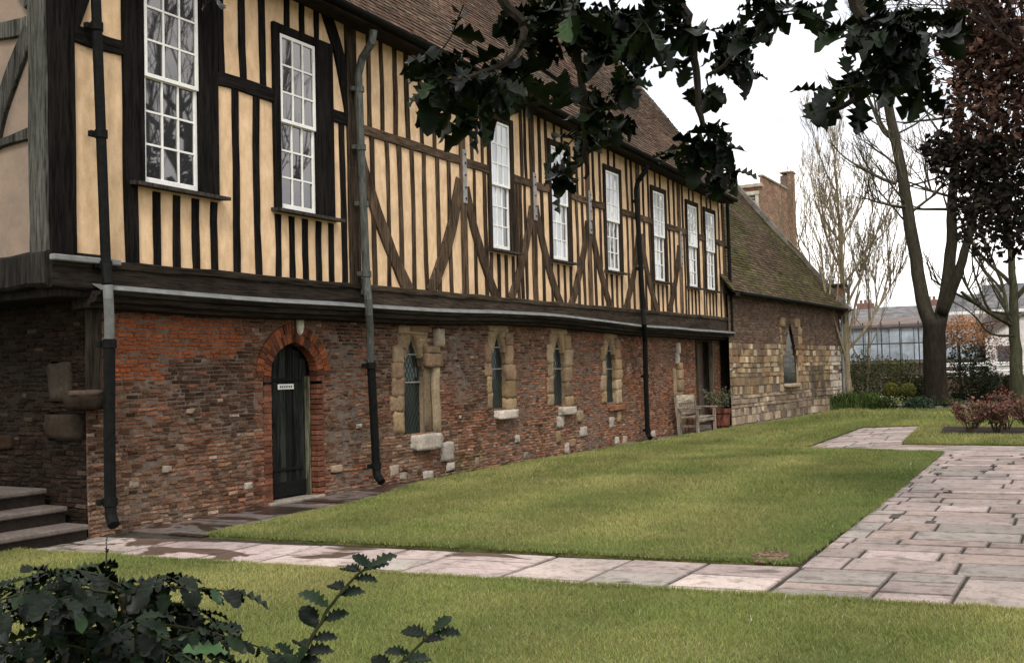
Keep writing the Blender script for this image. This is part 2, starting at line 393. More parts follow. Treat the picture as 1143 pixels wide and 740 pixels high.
# grass blades
def in_poly(px, py, poly):
    n = len(poly); ins = np.zeros(px.shape, bool); j = n - 1
    for i in range(n):
        xi, yi = poly[i]; xj, yj = poly[j]
        c = ((yi > py) != (yj > py)) & (px < (xj - xi) * (py - yi) / ((yj - yi) + 1e-12) + xi)
        ins ^= c; j = i
    return ins
rng = np.random.default_rng(3)
NV = [[noise.noise(Vector((i * .37, j * .37, 3.3))) for j in range(160)] for i in range(160)]
NV = np.array(NV)
def nfield(x, y, sx, sy):
    u = (x * sx + 400) % 158; v = (y * sy + 400) % 158
    i = u.astype(int); j = v.astype(int); fu = u - i; fv = v - j
    return (NV[i, j] * (1 - fu) * (1 - fv) + NV[i + 1, j] * fu * (1 - fv) + NV[i, j + 1] * (1 - fu) * fv + NV[i + 1, j + 1] * fu * fv)
def grass(name, poly, zones, hmul=1.):
    xs, ys, sz = [], [], []
    for (xa, ya), (xb, yb) in zip(poly, poly[1:] + poly[:1]):            # ragged, less closely cut margin
        L = math.hypot(xb - xa, yb - ya); xm, ym = (xa + xb) / 2, (ya + yb) / 2
        if xm > 30 or ym < -1.6 or xm < 3: continue
        n = int(L * 900); t = rng.random(n); q = rng.normal(0, .022, n) + .012 * np.sin(t * L * 5) + .01 * np.sin(t * L * 13)
        xs.append(xa + (xb - xa) * t - (yb - ya) / L * q); ys.append(ya + (yb - ya) * t + (xb - xa) / L * q); sz.append(np.full(n, 1.25))
    for (x0, x1, y0, y1, dens, s) in zones:
        n = int((x1 - x0) * (y1 - y0) * dens)
        x = rng.uniform(x0, x1, n); y = rng.uniform(y0, y1, n)
        k = in_poly(x, y, poly) & ~in_poly(x, y, [(a + (.05 if a > 25 else -.05), b) for a, b in bed])
        k &= (((x - 8.42) / .30) ** 2 + ((y - 2.42) / .17) ** 2 > rng.uniform(.5, 1.2, n))
        xs.append(x[k]); ys.append(y[k]); sz.append(np.full(k.sum(), s))
    x = np.concatenate(xs); y = np.concatenate(ys); s = np.concatenate(sz); n = len(x)
    cl = nfield(x, y, 14, 14); big = nfield(x, y, 1.6, 1.6); st = nfield(x, y, 5, 5)
    h = (.020 + .012 * rng.random(n) + .016 * np.clip(cl, -.5, 1)) * s * hmul
    wd = .0035 * s * rng.uniform(.7, 1.3, n)
    az = rng.uniform(0, 2 * pi, n); ln = rng.uniform(.2, 1.0, n) * h
    dx, dy = np.cos(az), np.sin(az); lx = rng.normal(0, 1, n) * ln; ly = rng.normal(0, 1, n) * ln
    z0 = np.full(n, LZ - .005)
    v = np.empty((n, 3, 3), np.float32)
    v[:, 0] = np.stack([x - dx * wd, y - dy * wd, z0], 1); v[:, 1] = np.stack([x + dx * wd, y + dy * wd, z0], 1)
    v[:, 2] = np.stack([x + lx, y + ly, z0 + h + .005], 1)
    g1 = np.array([.185, .225, .060]); g2 = np.array([.34, .325, .120]); g3 = np.array([.10, .15, .038]); br = np.array([.30, .24, .12])
    t = np.clip(.42 + 1.1 * big + .6 * st + rng.normal(0, .22, n), 0, 1)[:, None]
    c = g1 * (1 - t) + g2 * t
    # mowing bands along the length of the lawn, darker margin by the paving
    band = np.sin(y * 2 * pi / 1.9 + .6 * np.sin(x * .25))
    c = c * (1 + .11 * np.sign(band) * np.abs(band) ** .5)[:, None]
    d = np.clip(-.28 - 1.6 * nfield(x + 31, y + 7, 2.6, 2.6) + rng.normal(0, .2, n), 0, .8)[:, None]
    c = c * (1 - d) + g3 * d
    edge = np.clip(1 - np.abs(y - 2.3 - .012 * (x - 8)) / .9, 0, 1) * (x > 8.1) * (x < 19.6) + np.clip(1 - np.abs(x - 7.6 - (7.93 - y) * .13) / .25, 0, 1) * (x > 7.3) * (x < 9)
    edge = np.clip(edge * (.75 + rng.normal(0, .2, n)), 0, .85)[:, None]
    c = c * (1 - edge) + g3 * 1.1 * edge
    k = rng.random(n) < .0006; h[k] = .018; wd[k] = .008; c[k] = .7
    k = rng.random(n) < .05; c[k] = br * rng.uniform(.7, 1.2, (k.sum(), 1))
    c *= rng.uniform(.78, 1.24, (n, 1))
    me = bpy.data.meshes.new(name)
    me.vertices.add(3 * n); me.vertices.foreach_set('co', v.ravel())
    me.loops.add(3 * n); me.loops.foreach_set('vertex_index', np.arange(3 * n, dtype=np.int32))
    me.polygons.add(n); me.polygons.foreach_set('loop_start', np.arange(0, 3 * n, 3, dtype=np.int32))
    me.update(calc_edges=True)
    a = me.attributes.new('Col', 'FLOAT_COLOR', 'FACE')
    cc = np.ones((n, 4), np.float32); cc[:, :3] = c; a.data.foreach_set('color', cc.ravel())
    me.materials.append(M['grass'])
    o = bpy.data.objects.new(name, me); C.objects.link(o); tag(o, kind='stuff'); return o
o = grass('grass', FRONT, [(2.6, 7.6, -1.5, 9.4, 7000, 1.)]); tag(o, 'mown grass of the lawn strip in front of the flagged path', 'grass')
o = grass('grass', MAIN, [(7.3, 12.5, 2.0, 8.9, 4200, 1.15), (12.5, 20, 2.0, 8.9, 2000, 1.6), (20, 30, 0, 8.6, 900, 2.4), (30, 44, -2, 8.3, 260, 4.)])
tag(o, 'mown grass of the large lawn between the hall and the paving', 'grass')
m = MB()
for k in range(260):
    a = U(0, 2 * pi); r = R() ** .6
    m.stone(8.42 + .28 * r * math.cos(a), 2.42 + .15 * r * math.sin(a), LZ + .004, U(.012, .045), U(.012, .04), U(.01, .022), mulc((.17, .12, .08), U(.4, 1.4)), .6, k, 1)
tag(m.build('gravel', 'stone'), 'bare patch of pale rubble at the lawn corner by the path', 'rubble', kind='stuff')

# ------------------------------------------------------------------ walls made of bricks or stones
def intervals(u0, u1, holes, z):
    """the parts of [u0,u1] left free by the holes at height z"""
    seg = [(u0, u1)]
    for h in holes:
        r = h(z)
        if not r: continue
        a, b = r; n = []
        for p, q in seg:
            if b <= p or a >= q: n.append((p, q)); continue
            if a > p: n.append((p, a))
            if b < q: n.append((b, q))
        seg = n
    return seg
def rect(a, b, z0, z1): return lambda z: (a, b) if z0 <= z <= z1 else None
def masonry(mb, back, P, u0, u1, z0, z1, holes, colf, hf, lf, joint=.010, proud=(.004, .016), backcol=(.17, .13, .10), jt=.005):
    """P(u, depth, z) maps wall coordinates to world; depth is positive outwards"""
    z = z0
    while z < z1 - .01:
        h = min(hf(z), z1 - z); zm = z + h / 2
        segs = intervals(u0, u1, holes, zm)
        for a, b in segs:
            n = max(1, int((b - a) / 1.0))
            for i in range(n):
                p, q = lerp(a, b, i / n), lerp(a, b, (i + 1) / n)
                back.add([P(p, -.004, z), P(q, -.004, z), P(q, -.004, z + h), P(p, -.004, z + h)], [(0, 1, 2, 3)], backcol)
        u = u0 - U(0, .2)
        while u < u1:
            L = lf(zm); uu0, uu1 = u, u + L; u += L
            for a, b in segs:
                p, q = max(a, uu0), min(b, uu1)
                if q - p < .03: continue
                p += joint / 2; q -= joint / 2; zz0, zz1 = z + joint / 2, z + h - joint / 2
                wv = lambda uu: .022 * nz(uu * .6, zm * .7, 5) + .005 * nz(uu * 3, zm * 9)
                pr = U(*proud); c = U(.003, .011)
                if R() < .04: pr = -.003
                j = lambda: U(-jt, jt)
                vs = [P(p, -.006, zz0 + wv(p)), P(q, -.006, zz0 + wv(q)), P(q, -.006, zz1 + wv(q)), P(p, -.006, zz1 + wv(p)),
                      P(p + c, pr + j(), zz0 + c + j() + wv(p)), P(q - c, pr + j(), zz0 + c + j() + wv(q)), P(q - c, pr + j(), zz1 - c + j() + wv(q)), P(p + c, pr + j(), zz1 - c + j() + wv(p))]
                mb.hexa(vs, colf((p + q) / 2, zm), (0,))
        z += h

# ================================================================== THE HALL
WY = 9.1            # face of the brick undercroft
UYp = 8.87          # face of the plaster
hall = thing('timber_framed_hall', 'long half timbered hall with cream plaster panels above an old brick undercroft', 'hall', (17, 12, 0))
def tl(name, mb, mat, parent=None, **k): return mb.build(name, mat, parent or hall, **k)
ZB = lambda X: 2.80 + .006 * (X - 6.5)                       # bottom of the plaster
ZE = lambda X: 6.50 - .022 * (X - 10)                        # eaves
LW = lambda X: 2.55 + .085 * math.exp(-((X - 16.6) / 3.2) ** 2) + .02 * nz(X * .5) - .0  # lead ledge
X0H, X1H = 6.42, 27.42
# --- windows of the upper floor: sash x0, x1, sill z, head z, casing left, casing right
WIN = [(7.57, 8.34, 3.755, 6.10, .17, .30), (9.70, 10.37, 3.745, 5.97, .12, .36), (14.87, 15.50, 3.73, 5.93, .09, .15), (17.08, 17.76, 3.73, 5.88, .09, .15),
       (19.55, 20.22, 3.71, 5.81, .09, .15), (22.17, 22.87, 3.67, 5.75, .09, .15), (24.46, 25.15, 3.67, 5.73, .09, .13), (25.81, 26.52, 3.67, 5.71, .09, .13)]
# --- plaster
m = MB()
xs = sorted([X0H + .03, X1H - .03] + [x for q in WIN for x in (q[0] - q[4] + .03, q[1] + q[5] - .03)])
for a, b in zip(xs, xs[1:]):
    wq = next((q for q in WIN if abs(a - (q[0] - q[4] + .03)) < 1e-6), None)
    zr = [(2.7, 6.75)] if not wq else [(2.7, wq[2] - .05), (wq[3] + .08, 6.75)]
    n = max(1, int((b - a) / .35))
    for z0, z1 in zr:
        nz_ = max(1, int((z1 - z0) / .35))
        for i in range(n):
            for k in range(nz_):
                xa, xb, za, zb = lerp(a, b, i / n), lerp(a, b, (i + 1) / n), lerp(z0, z1, k / nz_), lerp(z0, z1, (k + 1) / nz_)
                f = lambda x, z: (x, UYp + .012 * nz(x * 1.3, z * 1.3, 9), z)
                m.add([f(xa, za), f(xb, za), f(xb, zb), f(xa, zb)], [(0, 1, 2, 3)])
tl('plaster_wall', m, 'plaster', smooth=True)

BLK, BRN = (.010, .0085, .0075), (.105, .072, .047)
def tcol(X, k=.95):
    t = sstep(10.9, 11.6, X)
    c = mixc(BLK, mulc(BRN, k), t)
    return mulc(c, U(.7, 1.25) if t > .5 else U(.85, 1.15))
def timber(mb, p0, p1, wd, y0, y1, col, bow=0., seg=7, rough=.012, cham=.008):
    """an irregular squared timber in the facade plane from p0 to p1 (x, z), front face at y0, back at y1"""
    p0, p1 = Vector(p0), Vector(p1); d = (p1 - p0); L = d.length; d /= L; nrm = Vector((-d.y, d.x)); sd_ = U(0, 99)
    rings = []
    for i in range(seg + 1):
        t = i / seg; c = p0 + d * L * t + nrm * (bow * 4 * t * (1 - t) + rough * 1.3 * nz(t * L * 1.1 + sd_))
        wl = wd / 2 + rough * nz(t * L * 2.3 + sd_ + 7); wr = wd / 2 + rough * nz(t * L * 2.3 + sd_ + 31)
        a = c - nrm * wl; b = c + nrm * wr; a2 = c - nrm * (wl - cham); b2 = c + nrm * (wr - cham); yf = y0 + .006 * nz(t * L * 2 + sd_ + 55)
        rings.append([(a.x, y1, a.y), (a.x, yf + cham, a.y), (a2.x, yf, a2.y), (b2.x, yf, b2.y), (b.x, yf + cham, b.y), (b.x, y1, b.y)])
    o = len(mb.v)
    for r in rings: mb.v.extend(r)
    for i in range(seg):
        for k in range(5):
            q = o + i * 6 + k; mb.f.append([q, q + 1, q + 7, q + 6]); mb.c.append(mulc(col, U(.85, 1.15)))
    mb.f.append([o + k for k in range(6)]); mb.c.append(col)
    e = o + seg * 6; mb.f.append([e + k for k in range(5, -1, -1)]); mb.c.append(col)
YS = 8.845
def add_timber(name, p0, p1, wd, y0, col, bow=0., mat='wood', seg=7, rough=.012, y1=8.9):
    mb = MB(); timber(mb, p0, p1, wd, y0, y1, col, bow, seg, rough); return tl(name, mb, mat)
random.seed(21)
RAILW = .17
def railz(X): return 5.14 if X < 11.2 else 5.06 - .004 * (X - 11.2)
wx = [(q[0] - q[4], q[1] + q[5], q[2], q[3]) for q in WIN]
def in_win(X, pad=.02): return next((q for q in wx if q[0] - pad < X < q[1] + pad), None)
# posts
POSTS = [(6.56, .30), (7.40, .16), (11.16, .22), (13.99, .15), (16.38, .14), (18.72, .14), (21.35, .14), (23.92, .14), (27.33, .16)]
for X, wd in POSTS:
    hw = in_win(X, -.02)
    add_timber('post', (X, 2.75), (X - .03, ZE(X) + .35), wd, 8.825, tcol(X) if X > 7 else BLK, U(-.012, .012), rough=.008)
# rails between posts and windows
cur = 6.7; stops = sorted([(X - w_ / 2, X + w_ / 2) for X, w_ in POSTS[1:]] + [(q[0], q[1]) for q in wx])
for a, b in stops:
    if a - cur > .12:
        add_timber('rail', (cur, railz(cur)), (a, railz(a)), RAILW * (1 if cur < 11.2 else .82), 8.835, tcol((cur + a) / 2), U(-.015, .015), 'woodh', rough=.014)
    cur = max(cur, b)
# studs
ST = [8.66, 8.93, 9.3, 9.62, 11.62, 11.95, 12.27, 12.58, 12.92, 13.26, 13.6, 14.35, 14.68, 15.92, 16.08, 16.72, 16.98, 18.2, 18.46, 19.0, 19.3, 20.7, 20.98, 21.68, 21.98, 23.26, 23.56, 24.24, 24.5, 25.62, 25.78, 26.98]
ST += [20.55 - 9.6, 15.1 + .88 - .2]
SW = lambda X: .105 if X < 11 else U(.07, .1)
for X in ST:
    if in_win(X, .03) or any(abs(X - p_) < .12 for p_, _ in POSTS): continue
    add_timber('stud', (X, ZB(X) - .06), (X + U(-.02, .02) - .02, railz(X)), SW(X), YS, tcol(X, .5), U(-.02, .02))
for X in [8.72, 9.08, 9.42, 11.55, 11.86, 12.18, 12.5, 12.86, 13.2, 13.56, 14.3, 14.62, 15.98, 16.14, 16.68, 16.94, 18.24, 18.48, 19.02, 19.32, 20.74, 21.0, 21.66, 21.96, 23.28, 23.6, 24.2, 25.6, 25.76, 26.98]:
    if in_win(X, .03): continue
    add_timber('stud', (X, railz(X)), (X + U(-.02, .02) - .02, ZE(X) + .3), SW(X), YS, tcol(X, .5), U(-.02, .02))
for q in wx:                                              # short studs under and over each window
    n = 3 if q[0] < 10.5 else 2
    for k in range(n + 2):
        X = lerp(q[0] + .06, q[1] - .06, k / (n + 1))
        if any(abs(X - p_) < .15 for p_, _ in POSTS): continue
        add_timber('stud', (X, ZB(X) - .06), (X, q[2] - .09), SW(X) * .95, YS, tcol(X, .5), U(-.008, .008), seg=4)
    for k in range(n):
        X = lerp(q[0], q[1], (k + 1) / (n + 1))
        add_timber('stud', (X, q[3] + .1), (X, ZE(X) + .3), SW(X) * .9, YS, tcol(X, .5), 0, seg=3)
# braces: pairs falling from each post to the sill, and the two upper braces of the black bays
def brace(p0, p1, wd, bow): add_timber('brace', p0, p1, wd * 1.2, 8.832, tcol((p0[0] + p1[0]) / 2, .78), bow * 1.7, seg=10, rough=.02)
brace((11.28, 4.72), (12.42, 2.85), .19, -.05)
brace((13.90, 4.72), (12.98, 2.86), .20, .06)
for X in (13.99, 16.38, 18.72, 21.35): brace((X + .07, 4.62), (X + .98, 2.88), .17, -.05)
for X in (16.38, 18.72, 21.35, 23.92): brace((X - .07, 4.58), (X - .92, 2.88), .16, .05)
brace((10.62, 6.55), (11.1, 5.2), .17, .04)
brace((6.64, 5.16), (7.0, 6.1), .16, .0)
# iron straps on the posts
for X in (13.99, 16.38, 18.72, 23.92):
    m = MB(); zc = 4.82 if X < 23 else 4.55
    m.bbox(X - .055, X + .055, 8.805, 8.832, zc - .46, zc + .42, .006)
    s_ = tl('iron_strap', m, 'strap')
    for z in (-.38, -.2, 0, .2, .34):
        m = MB(); m.tube([(X, 8.807, zc + z), (X, 8.792, zc + z)], .016, 6); m.build('bolt', 'iron', s_)
# sill beam of the upper frame, lead ledge and moulding
for a, b in [(6.4, 11.3), (11.3, 17.2), (17.2, 22.6), (22.6, 27.5)]:
    m = MB(); timber(m, (a + .003, (ZB(a) + LW(a)) / 2 + .0), (b - .003, (ZB(b) + LW(b)) / 2), .30, 8.80, 9.05, mixc(BLK, (.055, .042, .03), .8 if a > 11 else .3), .0, 14, .025, .02)
    tl('sill_beam', m, 'woodh')
    m = MB(); timber(m, (a + .004, ZB(a) + .0), (b - .004, ZB(b) + .0), .09, 8.775, 8.99, mixc(BLK, (.06, .045, .03), .9 if a > 11 else .3), .0, 14, .016, .015)
    tl('sill_beam', m, 'woodh')
m = MB(); ml = MB(); N = 90
prof = [(8.84, .055), (8.66, .012), (8.645, -.02), (8.67, -.028)]
prof2 = [(8.675, -.03), (8.69, -.07), (8.74, -.085), (8.76, -.135), (8.84, -.15), (8.86, -.19), (9.12, -.2), (9.12, -.02)]
for mb, pr in ((ml, prof), (m, prof2)):
    o = len(mb.v)
    for i in range(N + 1):
        X = lerp(6.86, 27.5, i / N)
        for y, z in pr: mb.v.append((X, y + .012 * nz(X * .8, 2), LW(X) + z))
    k = len(pr)
    for i in range(N):
        for j in range(k - 1):
            mb.f.append([o + i * k + j, o + i * k + j + 1, o + (i + 1) * k + j + 1, o + (i + 1) * k + j]); mb.c.append((.03, .024, .02))
    for i in (0, N): mb.f.append([o + i * k + j for j in range(k)]); mb.c.append((.03, .024, .02))
tl('lead_ledge', ml, 'lead'); tl('moulding', m, 'woodh')

# --- sash windows
def sash_window(i, x0, x1, z0, z1, cl_, cr_, pale_mode):
    xm = (x0 + x1) / 2
    m = MB()
    # casing: jambs, head; the box stands proud of the plaster and the sashes sit back in it
    yF = 8.822
    col = BLK if x0 < 11 else (.03, .022, .016)
    m.bbox(x0 - cl_, x0 - .004, yF, 9.02, z0 - .05, z1 + .12, .008, col)
    m.bbox(x1 + .004, x1 + cr_, yF, 9.02, z0 - .05, z1 + .12, .008, col)
    m.bbox(x0 - .004, x1 + .004, yF + .002, 9.02, z1 + .004, z1 + .118, .008, col)
    fr = tl('window_frame' if False else 'window', m, 'wood')
    s = MB(); s.hexa([(x0 - cl_ - .05, 8.70, z0 - .075), (x1 + cr_ + .05, 8.70, z0 - .075), (x1 + cr_ + .05, 8.97, z0 - .05), (x0 - cl_ - .05, 8.97, z0 - .05),
                      (x0 - cl_ - .05, 8.70, z0 - .035), (x1 + cr_ + .05, 8.70, z0 - .035), (x1 + cr_ + .05, 8.97, z0 - .004), (x0 - cl_ - .05, 8.97, z0 - .004)], (.05, .045, .04))
    s.build('sill', 'wood', fr)
    zm = (z0 + z1) / 2
    for nm, a, b, y in (('upper_sash', zm - .02, z1, 8.834), ('lower_sash', z0, zm + .02, 8.868)):
        s = MB(); t = .045; yb = y + .035; bt = .06 if nm == 'lower_sash' else .045
        s.bbox(x0, x0 + t, y, yb, a, b, .004, (1, 1, 1)); s.bbox(x1 - t, x1, y, yb, a, b, .004, (1, 1, 1))
        s.bbox(x0 + t, x1 - t, y + .001, yb, b - .045, b, .004); s.bbox(x0 + t, x1 - t, y + .001, yb, a, a + bt, .004)
        gx0, gx1, gz0, gz1 = x0 + t, x1 - t, a + bt, b - .045
        for k in (1, 2):
            X = lerp(gx0, gx1, k / 3); s.box(X - .011, X + .011, y + .004, yb - .004, gz0, gz1)
        for k in (1, 2):
            Z = lerp(gz0, gz1, k / 3); s.box(gx0, gx1, y + .006, yb - .006, Z - .011, Z + .011)
        sh = s.build(nm, 'white', fr)
        gl = MB()
        for cx in range(3):
            for cz in range(3):
                xa, xb, za, zb = lerp(gx0, gx1, cx / 3), lerp(gx0, gx1, (cx + 1) / 3), lerp(gz0, gz1, cz / 3), lerp(gz0, gz1, (cz + 1) / 3)
                tx, tz = U(-.003, .003), U(-.003, .003); yg = y + .02
                gl.add([(xa, yg - tx - tz, za), (xb, yg + tx - tz, za), (xb, yg + tx + tz, zb), (xa, yg - tx + tz, zb)], [(0, 1, 2, 3)], (U(.75, 1.1) * (.18 if pale_mode and cx == 2 and nm == 'lower_sash' and R() < .8 else (.6 if R() < .2 else 1)),) * 3)
        M_ = 'glass' if (pale_mode == 0 or (pale_mode == 1 and nm == 'lower_sash')) else 'paleglass'
        gl.build('glass', M_, sh)
for i, q in enumerate(WIN): sash_window(i, *q, [0, 0, 2, 2, 1, 2, 2, 2][i])

# --- undercroft wall
LAN = [(12.56, 13.08, .70, 2.22), (15.16, 15.62, .97, 2.32), (17.44, 17.92, .93, 2.32), (19.86, 20.34, .90, 2.30)]     # lancets
def lancet(a, b, z0, z1, pad=0.):
    c = (a + b) / 2; hw = (b - a) / 2; sp = z1 - 1.25 * (b - a)
    def f(z):
        if z < z0 or z > z1: return None
        k = 1 if z < sp else max(0., 1 - ((z - sp) / (z1 - sp)) ** 1.7)
        return (c - hw * k - pad, c + hw * k + pad)
    return f
DX0, DX1, DTOP = 9.72, 10.60, 2.06
def door_arch(w_=0., top=DTOP):
    c = (DX0 + DX1) / 2; hw = (DX1 - DX0) / 2 + w_; sp = 1.68
    def f(z):
        if z > top + w_: return None
        if z < sp: return (c - hw, c + hw)
        k = ((z - sp) / (top + w_ - sp)); k = max(0., 1 - k ** 2.0) ** .62
        return (c - hw * k, c + hw * k)
    return f
holes = [door_arch(.13)] + [lancet(*q) for q in LAN] + [rect(25.45, 27.0, -.1, 2.6)]
random.seed(77)
STC = [(.29, .20, .11), (.33, .235, .135), (.22, .155, .095), (.37, .28, .175), (.27, .18, .115)]
PALE = (.50, .44, .37)
stones = []            # x0, x1, z0, z1, colour, proud, round
def jamb(xa, xb, z0, z1, hs, wv_, pr, rnd, cols=STC):
    z = z0
    while z < z1 - .08:
        h = min(U(*hs), z1 - z)
        if z1 - z - h < .1: h = z1 - z
        k = U(*wv_)
        stones.append((xa if xa < xb else xa - k, xa + k if xa < xb else xa, z, z + h, random.choice(cols), pr, rnd)); z += h
# window 1: squared blocks left, splayed reveal and big pale blocks on the right
jamb(LAN[0][0], 0, .75, 2.05, (.2, .34), (.22, .34), .005, .22); jamb(LAN[0][1], 99, 1.72, 2.05, (.2, .3), (.34, .5), .05, .3)
stones.append((13.34, 13.5, .66, 1.72, (.32, .25, .16), .02, .12)); stones.append((13.1, 13.34, .70, 1.72, (.16, .12, .075), -.03, .12))
stones.append((12.75, 13.42, .46, .69, PALE, .10, .22)); stones.append((13.5, 13.85, .22, .52, PALE, .03, .3)); stones.append((13.4, 13.62, 2.05, 2.32, (.36, .3, .22), .06, .4))
stones.append((12.7, 13.3, 2.26, 2.36, (.2, .13, .08), .03, .2)); stones.append((13.0, 13.25, .0, .12, PALE, .03, .4)); stones.append((13.66, 13.9, .06, .2, PALE, .02, .4))
# windows 2-4: slim jamb on the left, a column of eroded rounded blocks on the right
for (a, b, z0, z1) in LAN[1:]:
    jamb(a, 0, z0 + .02, z1 - .2, (.22, .36), (.14, .26), -.005, .2)
    jamb(b, 99, z0 - .02, z1 - .02, (.20, .34), (.20, .33), .03, .4)
stones.append((15.24, 15.84, .80, .95, PALE, .11, .22)); stones.append((17.62, 18.22, .76, .91, PALE, .10, .22)); stones.append((19.95, 20.75, .74, .86, (.26, .12, .07), .06, .2))
for x0, x1, z0, z1, n in [(17.55, 18.85, .0, .72, 16), (19.98, 20.75, .02, .70, 9)]:
    for k in range(n):
        cx, cz = U(x0, x1), U(z0, z1); ww, hh = U(.16, .34), U(.14, .26)
        if any(cx - ww / 2 < s[1] and cx + ww / 2 > s[0] and cz - hh / 2 < s[3] and cz + hh / 2 > s[2] for s in stones): continue
        stones.append((cx - ww / 2, cx + ww / 2, max(0, cz - hh / 2), cz + hh / 2, random.choice(STC + [PALE, mulc(PALE, .8)]), .01, .3))
for x, z, w_, h_ in [(14.1, .9, .12, .07), (16.0, .42, .2, .17), (14.6, .12, .2, .22), (16.3, .1, .22, .16), (22.4, .1, .35, .2), (23.2, .1, .3, .15), (11.0, .35, .3, .12), (8.4, 1.25, .14, .07), (7.6, .5, .16, .1), (12.3, .2, .3, .2), (8.05, .62, .16, .09), (9.3, .3, .2, .1), (11.5, .9, .12, .08), (12.5, .1, .25, .14)]:
    stones.append((x - w_ * .4, x + w_ * .4, z - h_ * .4, z + h_ * .4, random.choice([mulc(PALE, .8), (.33, .26, .2), (.27, .2, .14)]), -.005, .3))
# blocked lancet near the far door
jamb(24.12, 99, .15, 1.75, (.2, .36), (.22, .36), .04, .5)
stones.append((24.0, 24.13, 1.72, 1.98, PALE, .05, .5)); stones.append((24.08, 24.24, 1.98, 2.24, PALE, .05, .5)); stones.append((23.85, 24.25, -.02, .16, (.3, .25, .2), .08, .5))
stones.append((23.82, 23.97, .9, 1.6, (.34, .26, .17), .02, .3))
holes += [rect(s[0], s[1], s[2], s[3]) for s in stones] + [rect(23.98, 24.12, .16, 1.7)]
def wallcol(x, z):
    n1 = nz(x * .55, z * .9, 1) ; n2 = nz(x * 1.7, z * 2.2, 7); n3 = nz(x * 4, z * 6, 3); r = R()
    c = mixc((.20, .085, .05), (.245, .135, .085), clamp(.5 + n2 + U(-.4, .4)))
    c = mixc(c, (.29, .15, .09), .6 * sstep(13.2, 16, x))
    soot = clamp(.56 + 1.7 * n1 - .28 * sstep(13, 15.5, x) + .9 * n2 + .35 * sstep(1.0, 2.3, z) - .5 * sstep(12.5, 19, x) * (1 - sstep(1, 2, z)) - .25 * sstep(14, 20, x))
    soot *= clamp(.8 + U(-.35, .3))
    c = mixc(c, (.036, .023, .017), soot * .9)
    low = sstep(1.15, .35, z) * clamp(.55 + n2 + U(-.4, .3))
    c = mixc(c, (.29, .19, .125), low * .8)
    if .9 < z < 1.75 and 8.0 < x < 9.5: c = mixc(c, (.038, .03, .025), .65 * clamp(.75 + n2 * 1.5 + U(-.3, .3)))
    # newer orange brickwork left of the door
    lim = 1.60 if x < 8.02 else (1.85 if x < 9.1 else 1.98)
    if 7.2 < x < 9.42 - .35 * sstep(1.9, 2.3, z) + .1 * n3 and lim + .05 * n3 < z < 2.32: c = mulc(mixc((.33, .095, .036), (.29, .085, .037), R()), U(.85, 1.1)); return c
    # red jambs of the door and repaired strip by the pipe
    if (9.42 < x < 9.74 or 10.58 < x < 10.9) and z < 1.75: c = mixc(c, mulc((.23, .085, .045), U(.7, 1.2)), .6)
    if 11.35 < x < 11.85 and .9 < z < 2.0: c = mixc(c, (.29, .10, .05), .65 * R() + .2)
    if x > 13.6: c = mixc(c, (.27, .115, .065), .42 * sstep(13.6, 15, x) * clamp(.7 + n1 + n3))
    if x > 21.5: c = mixc(c, (.25, .085, .045), .45 * R())
    if 13.7 < x < 15.1 and 1.0 < z < 1.75: c = mixc(c, (.085, .07, .055), .7 * clamp(.6 + n2 + U(-.3, .3)))
    if z < .3 and 13.6 < x < 14.8: c = mixc(c, (.16, .15, .05), .5)
    if U(0, 1) < .06 + .2 * soot: c = mulc(c, .5)
    if r < .045: c = mixc(c, (.38, .29, .22), U(.3, .85))
    elif r < .14: c = mulc(c, .5)
    elif r < .2: c = mixc(c, (.27, .11, .06), .6)
    c = mulc(c, clamp(1 + .55 * n3 + .5 * nz(x * 9, z * 12, 8), .45, 1.6))
    return mulc(mixc(c, (.18, .09, .052), .16), U(.84, 1.16))
# the front wall and its return round the corner
CX = 7.0
back = MB(); mb = MB()
def PF(u, d, z): return (u, WY - d + .03 * nz(u * .5, z * .6, 11) - .02 * sstep(.5, 0, z), z)
masonry(mb, back, PF, CX, 27.42, -.05, 2.50, holes, wallcol, lambda z: U(.042, .054), lambda z: U(.06, .16) if R() < .4 else U(.12, .17), .010, (-.004, .018), (.115, .085, .062), .007)
def PS(u, d, z): return (CX - d + .03 * nz(u * .5, z * .6, 17), WY + u, z)
def sidecol(u, z):  # end wall bricks coloured near black to carry the shade there
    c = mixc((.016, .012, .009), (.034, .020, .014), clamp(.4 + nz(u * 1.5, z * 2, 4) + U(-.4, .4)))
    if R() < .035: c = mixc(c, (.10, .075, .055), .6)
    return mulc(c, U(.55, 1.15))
sst = [(.22, .56, 1.42, 1.82, (.19, .155, .115), .02, .15), (.05, .62, 1.02, 1.28, (.15, .115, .08), .02, .2), (1.2, 1.6, .9, 1.05, (.13, .08, .05), .01, .3)]
sback = MB()
masonry(mb, sback, PS, .0, 5.0, -.05, 2.55, [rect(s[0], s[1], s[2], s[3]) for s in sst], sidecol, lambda z: U(.042, .058), lambda z: U(.1, .19), .009, (.0, .016), (.022, .018, .014), .008)  # backing mortar darkened likewise for the shade
back.box(CX + .3, 27.2, WY + .32, WY + .34, -.05, 2.6, (.01, .01, .01)); back.box(CX + .12, CX + .14, WY + .1, 14, -.05, 2.6, (.05, .04, .03))
tl('brick_wall', mb, 'brick'); tl('mortar', sback, 'brick'); tl('mortar', back, 'mortar')
DRESS = [MB() for _ in LAN]; BLOCKS = []
def dress(i):
    if i < len(LAN): return DRESS[i]
    BLOCKS.append(MB()); return BLOCKS[-1]
